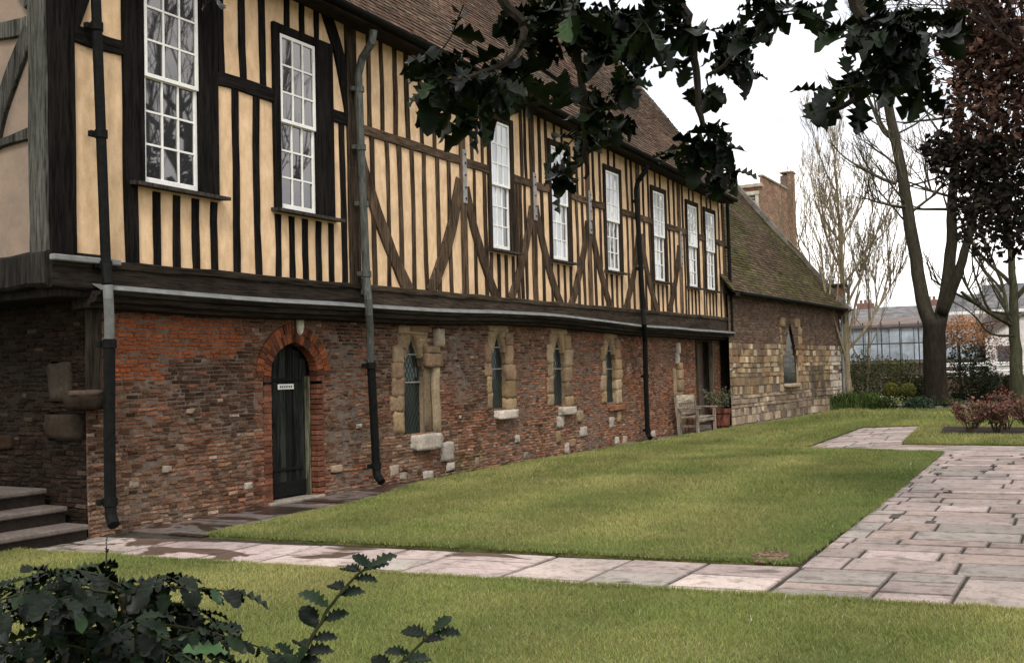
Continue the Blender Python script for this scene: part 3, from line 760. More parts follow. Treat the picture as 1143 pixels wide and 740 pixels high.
for k, (a, b, z0, z1, c, pr, rn) in enumerate(stones):
    xm_ = (a + b) / 2; w_ = next((i for i, q in enumerate(LAN) if q[0] - .5 < xm_ < q[1] + .8 and (z0 + z1) / 2 > q[2] - .25), len(LAN))
    dress(w_).stone(xm_, WY + .085 - pr, (z0 + z1) / 2, (b - a) * U(.98, 1.06), .22, (z1 - z0) * 1.03, mulc(c, U(.72, 1.1)), rn * .72, k * 3.1, 4)
for k, (a, b, z0, z1, c, pr, rn) in enumerate(sst):
    dress(99).stone(CX + .10 - pr, WY + (a + b) / 2, (z0 + z1) / 2, .22, b - a, z1 - z0, mulc(c, .22), rn * .4, k * 5.3, 4)  # stones darkened along with the shaded end wall
# arch heads of the lancets, cut from one block each
def arch_head(mb, q, w_, top, col):
    f = lancet(*q); a, b, z0, z1 = q; c = (a + b) / 2; zs = z1 - .36; n = 14
    outer = lambda z: (c - (b - a) / 2 - w_, c + (b - a) / 2 + w_)
    for side in (0, 1):
        zz = [lerp(zs, z1, k / n) for k in range(n + 1)]
        for k in range(n):
            za, zb = zz[k], zz[k + 1]; ia, ib = f(za)[side], (f(zb) or (c, c))[side]; oa, ob = outer(za)[side], outer(zb)[side]
            mb.hexa([(oa, WY - .02, za), (ia, WY - .02, za), (ia, WY + .2, za), (oa, WY + .2, za), (ob, WY - .02, zb), (ib, WY - .02, zb), (ib, WY + .2, zb), (ob, WY + .2, zb)], mulc(col, U(.93, 1.07)), (0, 1))
    mb.stone(c, WY + .06, z1 + top / 2 + .0, (b - a) + 2 * w_, .2, top, col, .12, c)
for k, q in enumerate(LAN):
    arch_head(DRESS[k], q, .10 if k else .12, .13, (.30, .225, .14) if k < 2 else (.33, .24, .15))
for b_ in BLOCKS: tl('stone_block', b_, 'stone', smooth=True)
# lancet glazing with lead lattice and bars
for k, q in enumerate(LAN):
    a, b, z0, z1 = q; f = lancet(*q); m = MB(); n = 18; yg = WY + .07
    zz = [lerp(z0, z1, i / n) for i in range(n + 1)]
    for i in range(n):
        r0, r1 = f(zz[i]), f(zz[i + 1]) or ((a + b) / 2,) * 2
        m.add([(r0[0], yg, zz[i]), (r0[1], yg, zz[i]), (r1[1], yg, zz[i + 1]), (r1[0], yg, zz[i + 1])], [(0, 1, 2, 3)])
    wn = tl('window', m, 'leadglass'); tag(wn, 'lancet window with leaded lights'); DRESS[k].build('surround', 'stone', wn, smooth=True)
    m = MB(); dx, dz = .085, .15; x = a - 3
    for s in (1, -1):
        i = -24
        while i < 40:
            pts = []
            for t in range(60):
                X = a + (t / 59) * (b - a); Z = z0 + i * dz + s * (X - a) / dx * dz
                r = f(Z)
                if r and r[0] - .001 <= X <= r[1] + .001: pts.append((X, yg - .005, Z))
            if len(pts) > 3: m.tube([pts[0], pts[-1]], .0032, 4, (.06, .07, .065))
            i += 1
    m.build('lattice', 'generic', wn)
    m = MB()
    for t in (.52, .80): Z = lerp(z0, z1, t); r = f(Z); m.tube([(r[0], yg - .02, Z), (r[1], yg - .02, Z)], .012, 5)
    m.build('glazing_bar', 'strap', wn)
    m = MB()                                            # reveals
    for sd_, x in ((0, a), (1, b)):
        zt = z1 - 1.25 * (b - a)
        m.add([(x, WY - .0, z0), (x, WY + .24, z0), (x, WY + .24, zt), (x, WY - .0, zt)], [(0, 1, 2, 3)], (.22, .17, .11))
    m.add([(a, WY, z0 + .002), (b, WY, z0 + .002), (b, WY + .24, z0 + .03), (a, WY + .24, z0 + .03)], [(0, 1, 2, 3)], (.3, .26, .2))
    m.build('reveal', 'stone', wn)
# black slot of the blocked lancet
m = MB(); m.box(23.97, 24.13, WY + .1, WY + .15, .16, 1.72, (.02, .016, .012)); tl('blocked_opening', m, 'stone')
# --- arched door
random.seed(8)
fo, fi = door_arch(.13), door_arch(0)
m = MB(); c = (DX0 + DX1) / 2
def arch_pts(w_, n=26):
    f = door_arch(w_); top = DTOP + w_ - .002; out = []
    zs = [0] + [1.0] + [lerp(1.68, top, 1 - (1 - i / n) ** 2) for i in range(n + 1)]
    L = [(f(z)[0], z) for z in zs]; Rr = [(f(z)[1], z) for z in zs[::-1]]
    return L + Rr
# ring of orange voussoirs
def ring(mb, w0, w1, y0, y1, n, colf, zmin=1.55):
    fa, fb = door_arch(w0), door_arch(w1)
    for side in (0, 1):
        P = []
        for i in range(60):
            t = i / 59; z0_ = lerp(zmin, DTOP + w0 - .001, 1 - (1 - t) ** 2.2); z1_ = lerp(zmin, DTOP + w1 - .001, 1 - (1 - t) ** 2.2)
            P.append(((fa(z0_)[side], z0_), (fb(z1_)[side], z1_)))
        k = 0; step = 60 / n
        for j in range(n):
            a_, b_ = int(j * step), min(59, int((j + 1) * step))
            q0, q1 = P[a_], P[b_]; s = .004
            pr = U(0, .012); lr = lambda u, v, t: (lerp(u[0], v[0], t), lerp(u[1], v[1], t))
            i0, o0, i1, o1 = lr(q0[0], q1[0], .06), lr(q0[1], q1[1], .06), lr(q0[0], q1[0], .94), lr(q0[1], q1[1], .94)
            vs = [(p_[0], y1, p_[1]) for p_ in (i0, o0, o1, i1)] + [(p_[0], y0 - pr, p_[1]) for p_ in (i0, o0, o1, i1)]
            mb.hexa(vs, colf())
vc = lambda: mulc(random.choice([(.25, .085, .04), (.21, .07, .035), (.16, .06, .036), (.10, .045, .03)]), U(.75, 1.15))
ring(m, .0, .13, WY - .012, WY + .12, 15, vc)
ring(m, .135, .26, WY - .02, WY + .05, 16, vc, 1.62)
for side, xj in ((0, DX0), (1, DX1)):
    z = 0.
    while z < 1.55:
        s = -1 if side == 0 else 1
        m.bbox(xj, xj + s * .13, WY - .006 - U(0, .01), WY + .24, z + .004, z + .064, .006, mulc((.19, .08, .05), U(.5, 1.2))) if z + .064 < 1.56 else None
        z += .069
tl('door_surround', m, 'brick')
m = MB(); zs = [0, .6, 1.2] + [lerp(1.6, DTOP, (i / 16)) for i in range(17)]
P_ = [(fi(z)[0], z) for z in zs[:-1]] + [(c, DTOP)] + [(fi(z)[1], z) for z in zs[:-1]][::-1]
# planks of the door leaf
lf = MB(); npl = 6
for k in range(npl):
    xa, xb = lerp(DX0 + .05, DX1 - .05, k / npl) + .004, lerp(DX0 + .05, DX1 - .05, (k + 1) / npl) - .004
    zt = min([z for z in [lerp(1.6, DTOP, i / 60) for i in range(61)] if not (fi(z) and fi(z)[0] <= xa and fi(z)[1] >= xb)] + [DTOP])
    zt2 = DTOP - (DTOP - 1.72) * (abs((xa + xb) / 2 - c) / ((DX1 - DX0) / 2)) ** 1.7
    lf.bbox(xa, xb, WY + .14 + U(0, .004), WY + .18, .06, max(1.7, zt2), .005, mulc((.016, .018, .015), U(.7, 1.5)))
door = tl('door', lf, 'wood'); tag(door, 'black plank door in a pointed arch')
b = MB(); b.bbox(DX0 - .02, DX1 + .02, WY + .185, WY + .22, 0, DTOP + .1, .004, (.01, .01, .009)); b.build('door_back', 'wood', door)
for z in (1.58, .42):
    h = MB(); h.bbox(DX0 + .08, DX1 - .14, WY + .125, WY + .141, z - .02, z + .02, .004); h.build('hinge', 'iron', door)
kb = MB(); kb.bbox(DX0 + .05, DX1 - .05, WY + .127, WY + .139, .07, .26, .004); kb.build('kick_plate', 'iron', door)
rg = MB(); rg.tube([(DX0 + .16 + .04 * math.cos(t * pi / 5), WY + .12, 1.0 + .045 * math.sin(t * pi / 5)) for t in range(11)], .007, 5); rg.build('handle', 'iron', door)
sg = MB(); sg.bbox(DX0 + .28, DX0 + .58, WY + .128, WY + .138, 1.455, 1.525, .003, (.8, .8, .76)); sgo = sg.build('notice', 'generic', door)
dk = MB()
for k in range(7): dk.box(DX0 + .315 + k * .035, DX0 + .335 + k * .035, WY + .1262, WY + .1285, 1.475, 1.505, (.05, .05, .05))
dk.build('lettering', 'generic', sgo)
m = MB()                                               # green-grey jamb post of the frame
for z0, z1, xx in ((0.02, 1.62, DX1 - .05),): m.bbox(xx - .03, xx + .03, WY + .09, WY + .15, z0, z1, .01, (.13, .125, .08))
m.bbox(DX0, DX0 + .045, WY + .09, WY + .15, .02, 1.62, .01, (.03, .03, .02)); tl('door_frame', m, 'wood')
m = MB(); m.bbox(DX0 - .08, DX1 + .08, WY - .06, WY + .2, -.02, .045, .01, (.3, .26, .22)); tl('doorstep', m, 'stone')
# carved pale shield above the door
m = MB(); sh = [(-.06, .10), (.06, .10), (.065, 0), (.04, -.08), (0, -.12), (-.04, -.08), (-.065, 0)]
m.add([(10.26 + x, WY - .02, 2.27 + z) for x, z in sh] + [(10.26 + x * .8, WY - .055, 2.27 + z * .85) for x, z in sh] + [(10.26, WY - .07, 2.27)],
      [(i, (i + 1) % 7, 7 + (i + 1) % 7, 7 + i) for i in range(7)] + [(7 + i, 7 + (i + 1) % 7, 14) for i in range(7)], (.55, .52, .42)); tl('shield', m, 'stone')
# --- far doorway
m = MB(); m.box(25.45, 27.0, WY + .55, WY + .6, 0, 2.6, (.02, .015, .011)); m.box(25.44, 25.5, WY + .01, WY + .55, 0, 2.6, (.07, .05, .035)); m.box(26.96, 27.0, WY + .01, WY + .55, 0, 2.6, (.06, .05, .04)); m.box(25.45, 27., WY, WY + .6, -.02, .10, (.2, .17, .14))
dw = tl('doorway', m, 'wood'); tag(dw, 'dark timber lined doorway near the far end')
m = MB(); m.bbox(25.5, 25.62, WY - .02, WY + .12, .1, 2.5, .01, (.05, .037, .025)); m.bbox(26.82, 26.96, WY - .02, WY + .12, .1, 2.5, .01, (.11, .085, .055)); m.bbox(25.62, 26.82, WY - .0, WY + .1, 2.3, 2.5, .01, (.05, .037, .025)); m.build('door_post', 'wood', dw)
m = MB()
for k in range(7): m.bbox(25.64 + k * .168, 25.80 + k * .168, WY + .4, WY + .44, .1, 2.3, .006, mulc((.06, .045, .03), U(.6, 1.3)))
m.build('door_leaf', 'wood', dw)

# --- end wall of the upper floor, seen at the left edge
EX = 6.42; m = MB()
m.add([(EX + .02, 8.9, 2.7), (EX + .02, 14, 2.7), (EX + .02, 14, 8), (EX + .02, 8.9, 8)], [(0, 1, 2, 3)]); tl('gable_plaster', m, 'oldplaster')
def etimber(name, p0, p1, wd, x0=EX - .03, col=(.062, .06, .052), bow=0):
    mb = MB(); timber(mb, p0, p1, wd, 0, .09, mulc(col, U(.8, 1.2)), bow, 9, .022)
    mb.v = [(x0 + y, x, z) for x, y, z in mb.v]; return tl(name, mb, 'wood')
etimber('post', (8.98, 2.7), (9.0, 7), .26, EX - .05, (.058, .058, .05)); etimber('post', (10.6, 2.7), (10.6, 7), .2)
etimber('rail', (9.1, 4.08), (10.6, 4.02), .10); etimber('brace', (9.12, 5.15), (9.75, 4.05), .2, bow=.06); etimber('rail', (9.1, 5.2), (10.6, 5.35), .17, bow=-.05)
etimber('brace', (9.14, 5.4), (9.9, 6.4), .15); etimber('rail', (9.1, 6.1), (10.6, 6.1), .15)
mb = MB(); timber(mb, (8.84, 2.72), (13.5, 2.70), .34, 0, .75, (.022, .02, .017), 0, 16, .05, .03); mb.v = [(EX - .07 + y, x, z) for x, y, z in mb.v]; tl('sill_beam', mb, 'wood')
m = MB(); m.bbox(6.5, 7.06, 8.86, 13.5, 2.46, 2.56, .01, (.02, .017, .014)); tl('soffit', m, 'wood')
m = MB(); m.bbox(6.36, 7.15, 8.71, 8.79, 2.80, 2.86, .01); tl('lead_flashing', m, 'lead')
# corner bracket and worn stone corbel beside the pipe
m = MB(); m.stone(6.98, 9.02, 1.42, .42, .3, .18, (.03, .022, .016), .5, 3.); m.stone(6.9, 8.97, 1.5, .3, .2, .06, (.085, .062, .045), .4, 9.); tl('corbel', m, 'stone', smooth=True)
m = MB(); m.bbox(6.98, 7.14, 9.0, 9.09, 1.5, 2.5, .015, (.03, .024, .018)); tl('corner_post', m, 'wood')

# --- roof of the hall
random.seed(4)
def tiled(mb, org, ud, vd, nrm, ulen, vlen, tw, gauge, colf, sag=.03, th=.016, clipf=None):
    org, ud, vd, nrm = map(Vector, (org, ud, vd, nrm)); rows = int(vlen / gauge)
    for r in range(rows):
        v = r * gauge; off = (r % 2) * tw / 2; n = int(ulen / tw) + 1
        for k in range(n):
            u0 = k * tw - off; u1 = u0 + tw
            u0, u1 = max(0, u0) + .002, min(ulen, u1) - .002
            if u1 - u0 < .02: continue
            if clipf and not clipf((u0 + u1) / 2, v): continue
            dz = sag * nz(u0 * .35, v * .5, 8) + U(-.004, .004); t0 = th + U(0, .006); tw_ = U(-.004, .004)
            f = lambda u, vv, d: org + ud * u + vd * vv + nrm * (d + dz)
            v0 = v + U(-.006, .006); v1 = v + gauge * 1.25
            vs = [f(u0, v0, t0 + tw_), f(u1, v0, t0 - tw_), f(u1, v1, .003), f(u0, v1, .003), f(u0, v0, -.006), f(u1, v0, -.006)]
            mb.add(vs, [(0, 1, 2, 3), (4, 5, 1, 0)], colf(u0, v))
sl_ = math.radians(53)
rx0, rx1 = 5.9, 27.05
vd = Vector((0, math.cos(sl_), math.sin(sl_))); org = Vector((rx0, 8.40, ZE(rx0) + .04)); ud = Vector((rx1 - rx0, 0, ZE(rx1) - ZE(rx0))); UL = ud.length; ud.normalize(); nr = ud.cross(vd).normalized()
RL = 9.0
def hallcol(u, v):
    n = nz(u * .4, v * .5, 2)
    c = mixc((.125, .078, .055), (.085, .062, .045), clamp(.5 + n + U(-.4, .4)))
    if R() < .06: c = mixc(c, (.16, .13, .09), .6)
    return mulc(c, U(.65, 1.25))
m = MB(); tiled(m, org, ud, vd, nr, UL, RL, .17, .105, hallcol, .06)
base_ = MB(); e0 = org + nr * -.03; e1 = org + ud * UL - nr * .03
base_.add([e0, e1, e1 + vd * RL, e0 + vd * RL], [(0, 1, 2, 3)], (.05, .04, .03))
b0, b1 = e0 + vd * RL, e1 + vd * RL
base_.add([b0, b1, b1 + Vector((0, 5.4, -7.2)), b0 + Vector((0, 5.4, -7.2))], [(0, 1, 2, 3)], (.06, .045, .035))
base_.add([e1, e1 + vd * RL, e1 + Vector((0, 10.8, 0))], [(0, 1, 2)], (.25, .17, .10))
base_.add([(X1H, 8.9, 2.4), (X1H, 8.9, 6.4), (X1H, 19, 6.4), (X1H, 19, 2.4)], [(0, 1, 2, 3)], (.06, .045, .035))
rf = tl('roof', m, 'tile'); base_.build('roof_deck', 'generic', rf)
m = MB()                                                # ridge tiles and verge
for k in range(48):
    a = b0.lerp(b1, k / 48); q = b0.lerp(b1, (k + 1) / 48 - .001)
    m.tube([a + Vector((0, .0, -.02)), q + Vector((0, .0, -.02))], .12, 8, mulc((.12, .08, .06), U(.7, 1.2)))
m.build('ridge_tile', 'tile', rf)
m = MB(); timber(m, (0, 0), (RL, 0), .2, 0, .05, (.05, .04, .03)); m.v = [tuple(e1 + vd * x + nr * (z - .1) + ud * (.0 + y)) for x, y, z in m.v]; m.build('bargeboard', 'wood', rf)
m = MB(); N = 60                                        # soffit and fascia
for i in range(N):
    xa, xb = lerp(rx0, rx1, i / N), lerp(rx0, rx1, (i + 1) / N)
    m.hexa([(xa, 8.44, ZE(xa) - .10), (xb, 8.44, ZE(xb) - .10), (xb, 8.83, ZE(xb) - .04), (xa, 8.83, ZE(xa) - .04), (xa, 8.44, ZE(xa) + .05), (xb, 8.44, ZE(xb) + .05), (xb, 8.83, ZE(xb) + .3), (xa, 8.83, ZE(xa) + .3)], (.022, .018, .014), (3, 5))
tl('eaves', m, 'woodh')
m = MB(); o = 0
for i in range(N + 1):
    X = lerp(rx0, rx1, i / N); zc = ZE(X) - .0 + .012 * nz(X * .6, 4)
    for t in range(7):
        a = pi + pi * t / 6; m.v.append((X, 8.375 + .065 * math.cos(a), zc + .065 * math.sin(a)))
for i in range(N):
    for t in range(6): m.f.append([i * 7 + t, i * 7 + t + 1, (i + 1) * 7 + t + 1, (i + 1) * 7 + t]); m.c.append((.03, .03, .03))
tl('gutter', m, 'iron')
# --- rainwater pipes
def pipe(pts, r, mat, bands, base=True):
    m = MB(); m.tube(pts, r, 10); pp = tl('downpipe', m, mat)
    for (x, y, z) in bands:
        m = MB(); m.tube([(x, y, z - .045), (x, y, z - .04), (x, y, z + .04), (x, y, z + .045)], [r, r * 1.25, r * 1.25, r], 10); m.bbox(x - .1, x + .1, y + r * .5, y + r + .03, z - .03, z + .03, .005); m.build('collar', mat, pp)
    return pp
def run(P): return [tuple(aty(*q)) for q in P]
pipe(run([(106, -12, 8.71), (107, 0, 8.71), (112, 130, 8.71), (118, 290, 8.70), (120, 318, 8.62)]), .052, 'iron', run([(108, 30, 8.71), (113, 150, 8.71), (118, 296, 8.7)]))
pipe(run([(120, 318, 8.62), (121, 332, 8.62), (122, 355, 8.68), (122, 380, 8.74)]), .05, 'lead', [])
pipe(run([(122, 378, 8.74), (122, 470, 8.80), (123, 562, 8.84), (124, 576, 8.82), (127, 586, 8.74)]), .06, 'iron', run([(122, 384, 8.75), (123, 560, 8.84)]))
pipe(run([(417, 34, 8.42), (415, 48, 8.46), (404, 66, 8.66), (400, 84, 8.71), (403, 170, 8.71), (409, 310, 8.70), (411, 335, 8.62), (412, 352, 8.64)]), .055, 'greypipe', run([(401, 100, 8.71), (403, 165, 8.71), (406, 228, 8.71), (409, 306, 8.7)]))
pipe(run([(412, 350, 8.63), (413, 370, 8.70), (414, 405, 8.76)]), .052, 'greypipe', [])
pipe(run([(414, 402, 8.76), (417, 460, 8.82), (420, 522, 8.88), (421, 530, 8.86), (426, 538, 8.76)]), .058, 'iron', run([(414, 408, 8.77), (420, 520, 8.88)]))
pipe(run([(722, 184, 8.42), (721, 190, 8.46), (712, 203, 8.66), (710, 212, 8.71), (714, 280, 8.71), (718, 345, 8.70), (719, 362, 8.60), (720, 380, 8.72), (721, 430, 8.82), (723, 484, 8.88), (726, 489, 8.78)]), .056, 'iron', run([(711, 225, 8.71), (715, 300, 8.71), (721, 420, 8.81), (723, 480, 8.88)]))
pipe([(27.36, 8.72, 6.1), (27.40, 8.72, 2.6)], .05, 'iron', [(27.37, 8.72, 4.9), (27.39, 8.72, 3.6)])
m = MB(); m.bbox(11.20, 11.33, 8.735, 8.80, 2.72, 2.95, .01, (.1, .1, .09)); tl('pipe_bracket', m, 'greypipe')

# ------------------------------------------------------------------ steps at the end of the hall
random.seed(31)
st = thing('stone_steps', 'worn dark stone steps climbing beside the end wall of the hall', 'steps', (6, 9.5, 0))
for k in range(3):
    y0 = 8.98 + .33 * k; z1 = .17 * (k + 1); m = MB()
    m.bbox(3.2, 6.93, y0 - .02, y0 + (.36 if k < 2 else 2.6), z1 - .055, z1, .014, (.13, .108, .095))
    tr = m.build('tread', 'stone', st)
    m = MB(); m.box(3.2, 6.92, y0 + .012, y0 + (.33 if k < 2 else 2.6), z1 - .17, z1 - .055, (.02, .016, .013)); m.build('riser', 'stone', st)  # riser coloured near black, its shadow put into the stone colour

# ------------------------------------------------------------------ chapel beyond the hall
chap = thing('stone_chapel', 'low chapel of squared tan stone with mossy tiled roof beyond the hall', 'chapel', (32, 12, 0))
CHX0, CHX1 = 27.2, 37.9
def cy(X): return 8.76 - .0636 * (X - 27)
random.seed(14)
mb = MB(); back = MB()
def PC(u, d, z): return (u, cy(u) - d + .02 * nz(u * .6, z * .8, 21), z)
lw = (31.6, 33.1, 1.05, 2.98)
ch_holes = [lancet(lw[0], lw[1], lw[2], lw[3])]
def stcol(x, z):
    n = nz(x * .8, z * 1.1, 3)
    c = random.choice([(.36, .255, .14), (.42, .31, .18), (.30, .215, .13), (.52, .43, .30), (.20, .14, .09), (.33, .225, .13), (.25, .15, .09)])
    if z < .9: c = mixc(c, (.42, .35, .28), .4)
    c = mixc(c, (.10, .08, .06), clamp(.8 * n + .15 * R()))
    if 34.2 < x < 35.8 and .5 < z < 1.6: c = mixc(c, (.06, .052, .04), .75 * clamp(.7 + 2 * n + U(-.3, .3)))
    if x > 36.6: c = mixc(c, (.56, .5, .42), .75)
    if 31 < x < 34 and z < 1.1: c = mixc(c, (.12, .09, .06), .5)
    return mulc(c, U(.72, 1.18))
def bkcol(x, z): return mulc(mixc((.12, .085, .06), (.17, .105, .075), R()), U(.6, 1.2))
blf = lambda x: 2.48 - .03 * (x - 27)
masonry(mb, back, PC, CHX0, CHX1, -.1, 2.28, ch_holes, stcol, lambda z: U(.10, .24), lambda z: U(.12, .42), .02, (-.01, .04), (.12, .09, .06))
masonry(mb, back, PC, CHX0, CHX1, 2.28, 3.75, ch_holes, bkcol, lambda z: .075, lambda z: U(.18, .25), .012, (.0, .015))
def PCE(u, d, z): return (CHX1 + d, cy(CHX1) + u, z)
masonry(mb, back, PCE, 0, 9, -.1, 3.6, [], stcol, lambda z: U(.16, .30), lambda z: U(.25, .5), .02, (.0, .03))
mb.build('stone_wall', 'stone', chap); back.box(27.4, 37.7, 9.3, 9.32, 0, 3.6, (.01, .01, .01)); back.build('mortar', 'mortar', chap)
m = MB(); f = lancet(*lw); yg = lambda x: cy(x) + .05; n = 16
for i in range(n):
    za, zb = lerp(lw[2], lw[3], i / n), lerp(lw[2], lw[3], (i + 1) / n); r0 = f(za); r1 = f(zb) or ((lw[0] + lw[1]) / 2,) * 2
    m.add([(r0[0], yg(r0[0]), za), (r0[1], yg(r0[1]), za), (r1[1], yg(r1[1]), zb), (r1[0], yg(r1[0]), zb)], [(0, 1, 2, 3)])
M['dullglass'] = glassm('dark_chapel_glass', (.012, .014, .012), 1.16, (.5, .55, .5)); wn = m.build('window', 'dullglass', chap)  # low index and tint make this pane dark and dull
m = MB()
m.add([(lw[1], cy(lw[1]) - .0, lw[2]), (lw[1] - .22, cy(lw[1]) + .12, lw[2]), (lw[1] - .22, cy(lw[1]) + .12, lw[3] - .7), (lw[1], cy(lw[1]), lw[3] - .7)], [(0, 1, 2, 3)], (.3, .22, .14))
m.add([(lw[0], cy(lw[0]) - .0, lw[2]), (lw[0], cy(lw[0]) + .3, lw[2]), (lw[0], cy(lw[0]) + .3, lw[3] - .7), (lw[0], cy(lw[0]), lw[3] - .7)], [(0, 1, 2, 3)], (.25, .19, .12))
for k in range(6): m.stone(lw[1] + .28, cy(lw[1]) + .12, lw[2] + .16 + k * .3, .5, .3, .3, mulc((.30, .21, .12), U(.85, 1.1)), .25, k * 2.)
for k in range(6): m.stone(lw[0] - .1, cy(lw[0]) + .145, lw[2] + .16 + k * .3, .25, .3, .3, mulc((.25, .18, .11), U(.85, 1.1)), .25, k * 3.)
m.stone((lw[0] + lw[1]) / 2, cy(32) + .0, lw[2] - .06, 1.5, .3, .12, (.36, .28, .2), .3, 2.)
m.stone(lw[0] + .02, cy(32) + .11, lw[3] - .02, .5, .3, .3, (.25, .18, .11), .4, 4.); m.stone(lw[1] - .02, cy(33) + .11, lw[3] - .02, .55, .3, .3, (.28, .2, .12), .4, 6.)
m.build('surround', 'stone', wn, smooth=True)
# roof with gable coping
zE0, zE1 = 3.66, 3.60
org = Vector((26.9, cy(26.9) - .28, zE0)); ud = Vector((CHX1 - .15 - 26.9, cy(CHX1 - .15) - cy(26.9), zE1 - zE0)); UL = ud.length; ud.normalize()
s1 = math.radians(51); vd = Vector((0, math.cos(s1), math.sin(s1))); nr = ud.cross(vd).normalized(); RLc = 6.5
def mosscol(u, v):
    n = nz(u * .5, v * .7, 12) + .5 * nz(u * 2, v * 2.5, 3)
    c = mixc((.095, .068, .046), (.074, .068, .028), clamp(.48 + 1.2 * n + U(-.35, .35)))
    if R() < .05: c = (.11, .08, .06)
    return mulc(c, U(.6, 1.35))
m = MB(); tiled(m, org, ud, vd, nr, UL, RLc, .18, .12, mosscol, .07, .022)
rf = m.build('roof', 'tile', chap)
m = MB(); e0 = org - nr * .03; e1 = org + ud * UL - nr * .03
m.add([e0, e1, e1 + vd * RLc, e0 + vd * RLc], [(0, 1, 2, 3)], (.05, .045, .03)); q0, q1 = e0 + vd * RLc, e1 + vd * RLc
m.add([q0, q1, q1 + Vector((0, 4.1, -5)), q0 + Vector((0, 4.1, -5))], [(0, 1, 2, 3)], (.06, .05, .035)); m.build('roof_deck', 'generic', rf)
m = MB(); nseg = 16; e = org + ud * (UL + .02)
for k in range(nseg):
    a, b = e + vd * (RLc * k / nseg - .15), e + vd * (RLc * (k + .985) / nseg - .15)
    cc = mulc((.20, .18, .155), U(.75, 1.15)); wv = .16
    m.hexa([a - ud * wv - nr * .05, a + ud * wv - nr * .05, b + ud * wv - nr * .05, b - ud * wv - nr * .05, a - ud * wv + nr * .14, a + ud * wv + nr * .12, b + ud * wv + nr * .12, b - ud * wv + nr * .14], cc)
m.build('coping', 'stone', chap)
m = MB(); tri = [e - nr * .04, e + vd * RLc - nr * .04, e + Vector((0, 8.2, 0))]
m.add(tri, [(0, 1, 2)], (.25, .18, .12)); m.build('gable', 'stone', chap)
m = MB(); k0 = e + Vector((.05, .0, 0))                    # brick kneeler block at the gable foot
m.bbox(37.85, 38.5, 7.95, 8.95, 3.3, 4.42, .02, (.20, .11, .07)); m.bbox(37.78, 38.57, 7.86, 9.04, 4.422, 4.52, .01, (.06, .055, .05)); m.build('kneeler', 'brick', chap)
m = MB()
for i in range(24):
    xa, xb = lerp(27, 38, i / 24), lerp(27, 38, (i + 1) / 24)
    m.hexa([(xa, cy(xa) - .30, 3.54), (xb, cy(xb) - .30, 3.54 - 0), (xb, cy(xb) - .02, 3.60), (xa, cy(xa) - .02, 3.60), (xa, cy(xa) - .30, 3.62), (xb, cy(xb) - .30, 3.62), (xb, cy(xb) - .02, 3.75), (xa, cy(xa) - .02, 3.75)], (.03, .025, .02), (3, 5))
m.build('eaves', 'woodh', chap)
m = MB(); m.tube([(27.3, cy(27.3) - .36, 3.62), (32, cy(32) - .36, 3.60), (37.95, cy(37.95) - .36, 3.56)], .05, 8); m.build('gutter', 'iron', chap)
m = MB(); m.tube([(37.8, cy(37.8) - .36, 3.55), (37.8, cy(37.8) - .1, 3.3), (37.8, cy(37.8) - .1, .0)], .045, 8, (.5, .5, .48)); m.build('downpipe', 'lead', chap)

# ------------------------------------------------------------------ bench and planter by the wall
random.seed(2)
def bench():
    WC = (.23, .195, .15); x0, x1 = 23.5, 24.75; yb, yf = 8.88, 8.36
    t = thing('garden_bench', 'weathered pale wooden garden bench standing against the brick wall', 'bench', ((x0 + x1) / 2, 8.6, 0))
    for x in (x0, x1):
        m = MB(); m.bbox(x - .04, x + .04, yf, yf + .07, .0, .62, .008, WC); m.build('leg', 'wood', t)
        m = MB(); m.hexa([(x - .04, yb - .08, 0), (x + .04, yb - .08, 0), (x + .04, yb, 0), (x - .04, yb, 0), (x - .04, yb + .02, .92), (x + .04, yb + .02, .92), (x + .04, yb + .08, .92), (x - .04, yb + .08, .92)], WC); m.build('leg', 'wood', t)
        m = MB(); m.bbox(x - .05, x + .05, yf - .04, yb - .0, .62, .66, .008, WC); m.build('armrest', 'woodh', t)
        m = MB(); m.bbox(x - .025, x + .025, yf + .07, yb - .08, .18, .24, .005, mulc(WC, .7)); m.build('stretcher', 'woodh', t)
    m = MB()
    for k in range(5): m.bbox(x0 + .04, x1 - .04, yf + .01 + k * .095, yf + .09 + k * .095, .40, .43, .006, mulc(WC, U(.85, 1.15)))
    m.bbox(x0 + .04, x1 - .04, yf + .015, yf + .045, .31, .398, .006, WC); m.build('seat', 'woodh', t)
    m = MB(); m.bbox(x0 + .04, x1 - .04, yb + .02, yb + .06, .76, .95, .01, mulc(WC, 1.9)); m.bbox(x0 + .04, x1 - .04, yb - .03, yb + .01, .47, .53, .008, WC)
    for k in range(9): X = lerp(x0 + .12, x1 - .12, k / 8); m.hexa([(X - .022, yb - .025, .53), (X + .022, yb - .025, .53), (X + .022, yb + .0, .53), (X - .022, yb, .53), (X - .022, yb + .025, .76), (X + .022, yb + .025, .76), (X + .022, yb + .05, .76), (X - .022, yb + .05, .76)], WC)
    m.build('backrest', 'woodh', t)
bench()
t = thing('planter', 'reddish brown wooden tub holding a leggy dry plant beside the bench', 'planter', (25.35, 8.45, 0))
m = MB(); n = 16; hp = .56
for k in range(n):
    a0, a1 = 2 * pi * k / n + .01, 2 * pi * (k + 1) / n - .01; r0, r1 = .21, .28
    q = lambda a, r, z: (25.35 + r * math.cos(a), 8.45 + r * math.sin(a), z)
    m.hexa([q(a0, r0 - .03, 0), q(a1, r0 - .03, 0), q(a1, r0, 0), q(a0, r0, 0), q(a0, r1 - .03, hp), q(a1, r1 - .03, hp), q(a1, r1, hp), q(a0, r1, hp)], mulc((.15, .055, .038), U(.75, 1.2)))
m.build('tub', 'wood', t)
m = MB()
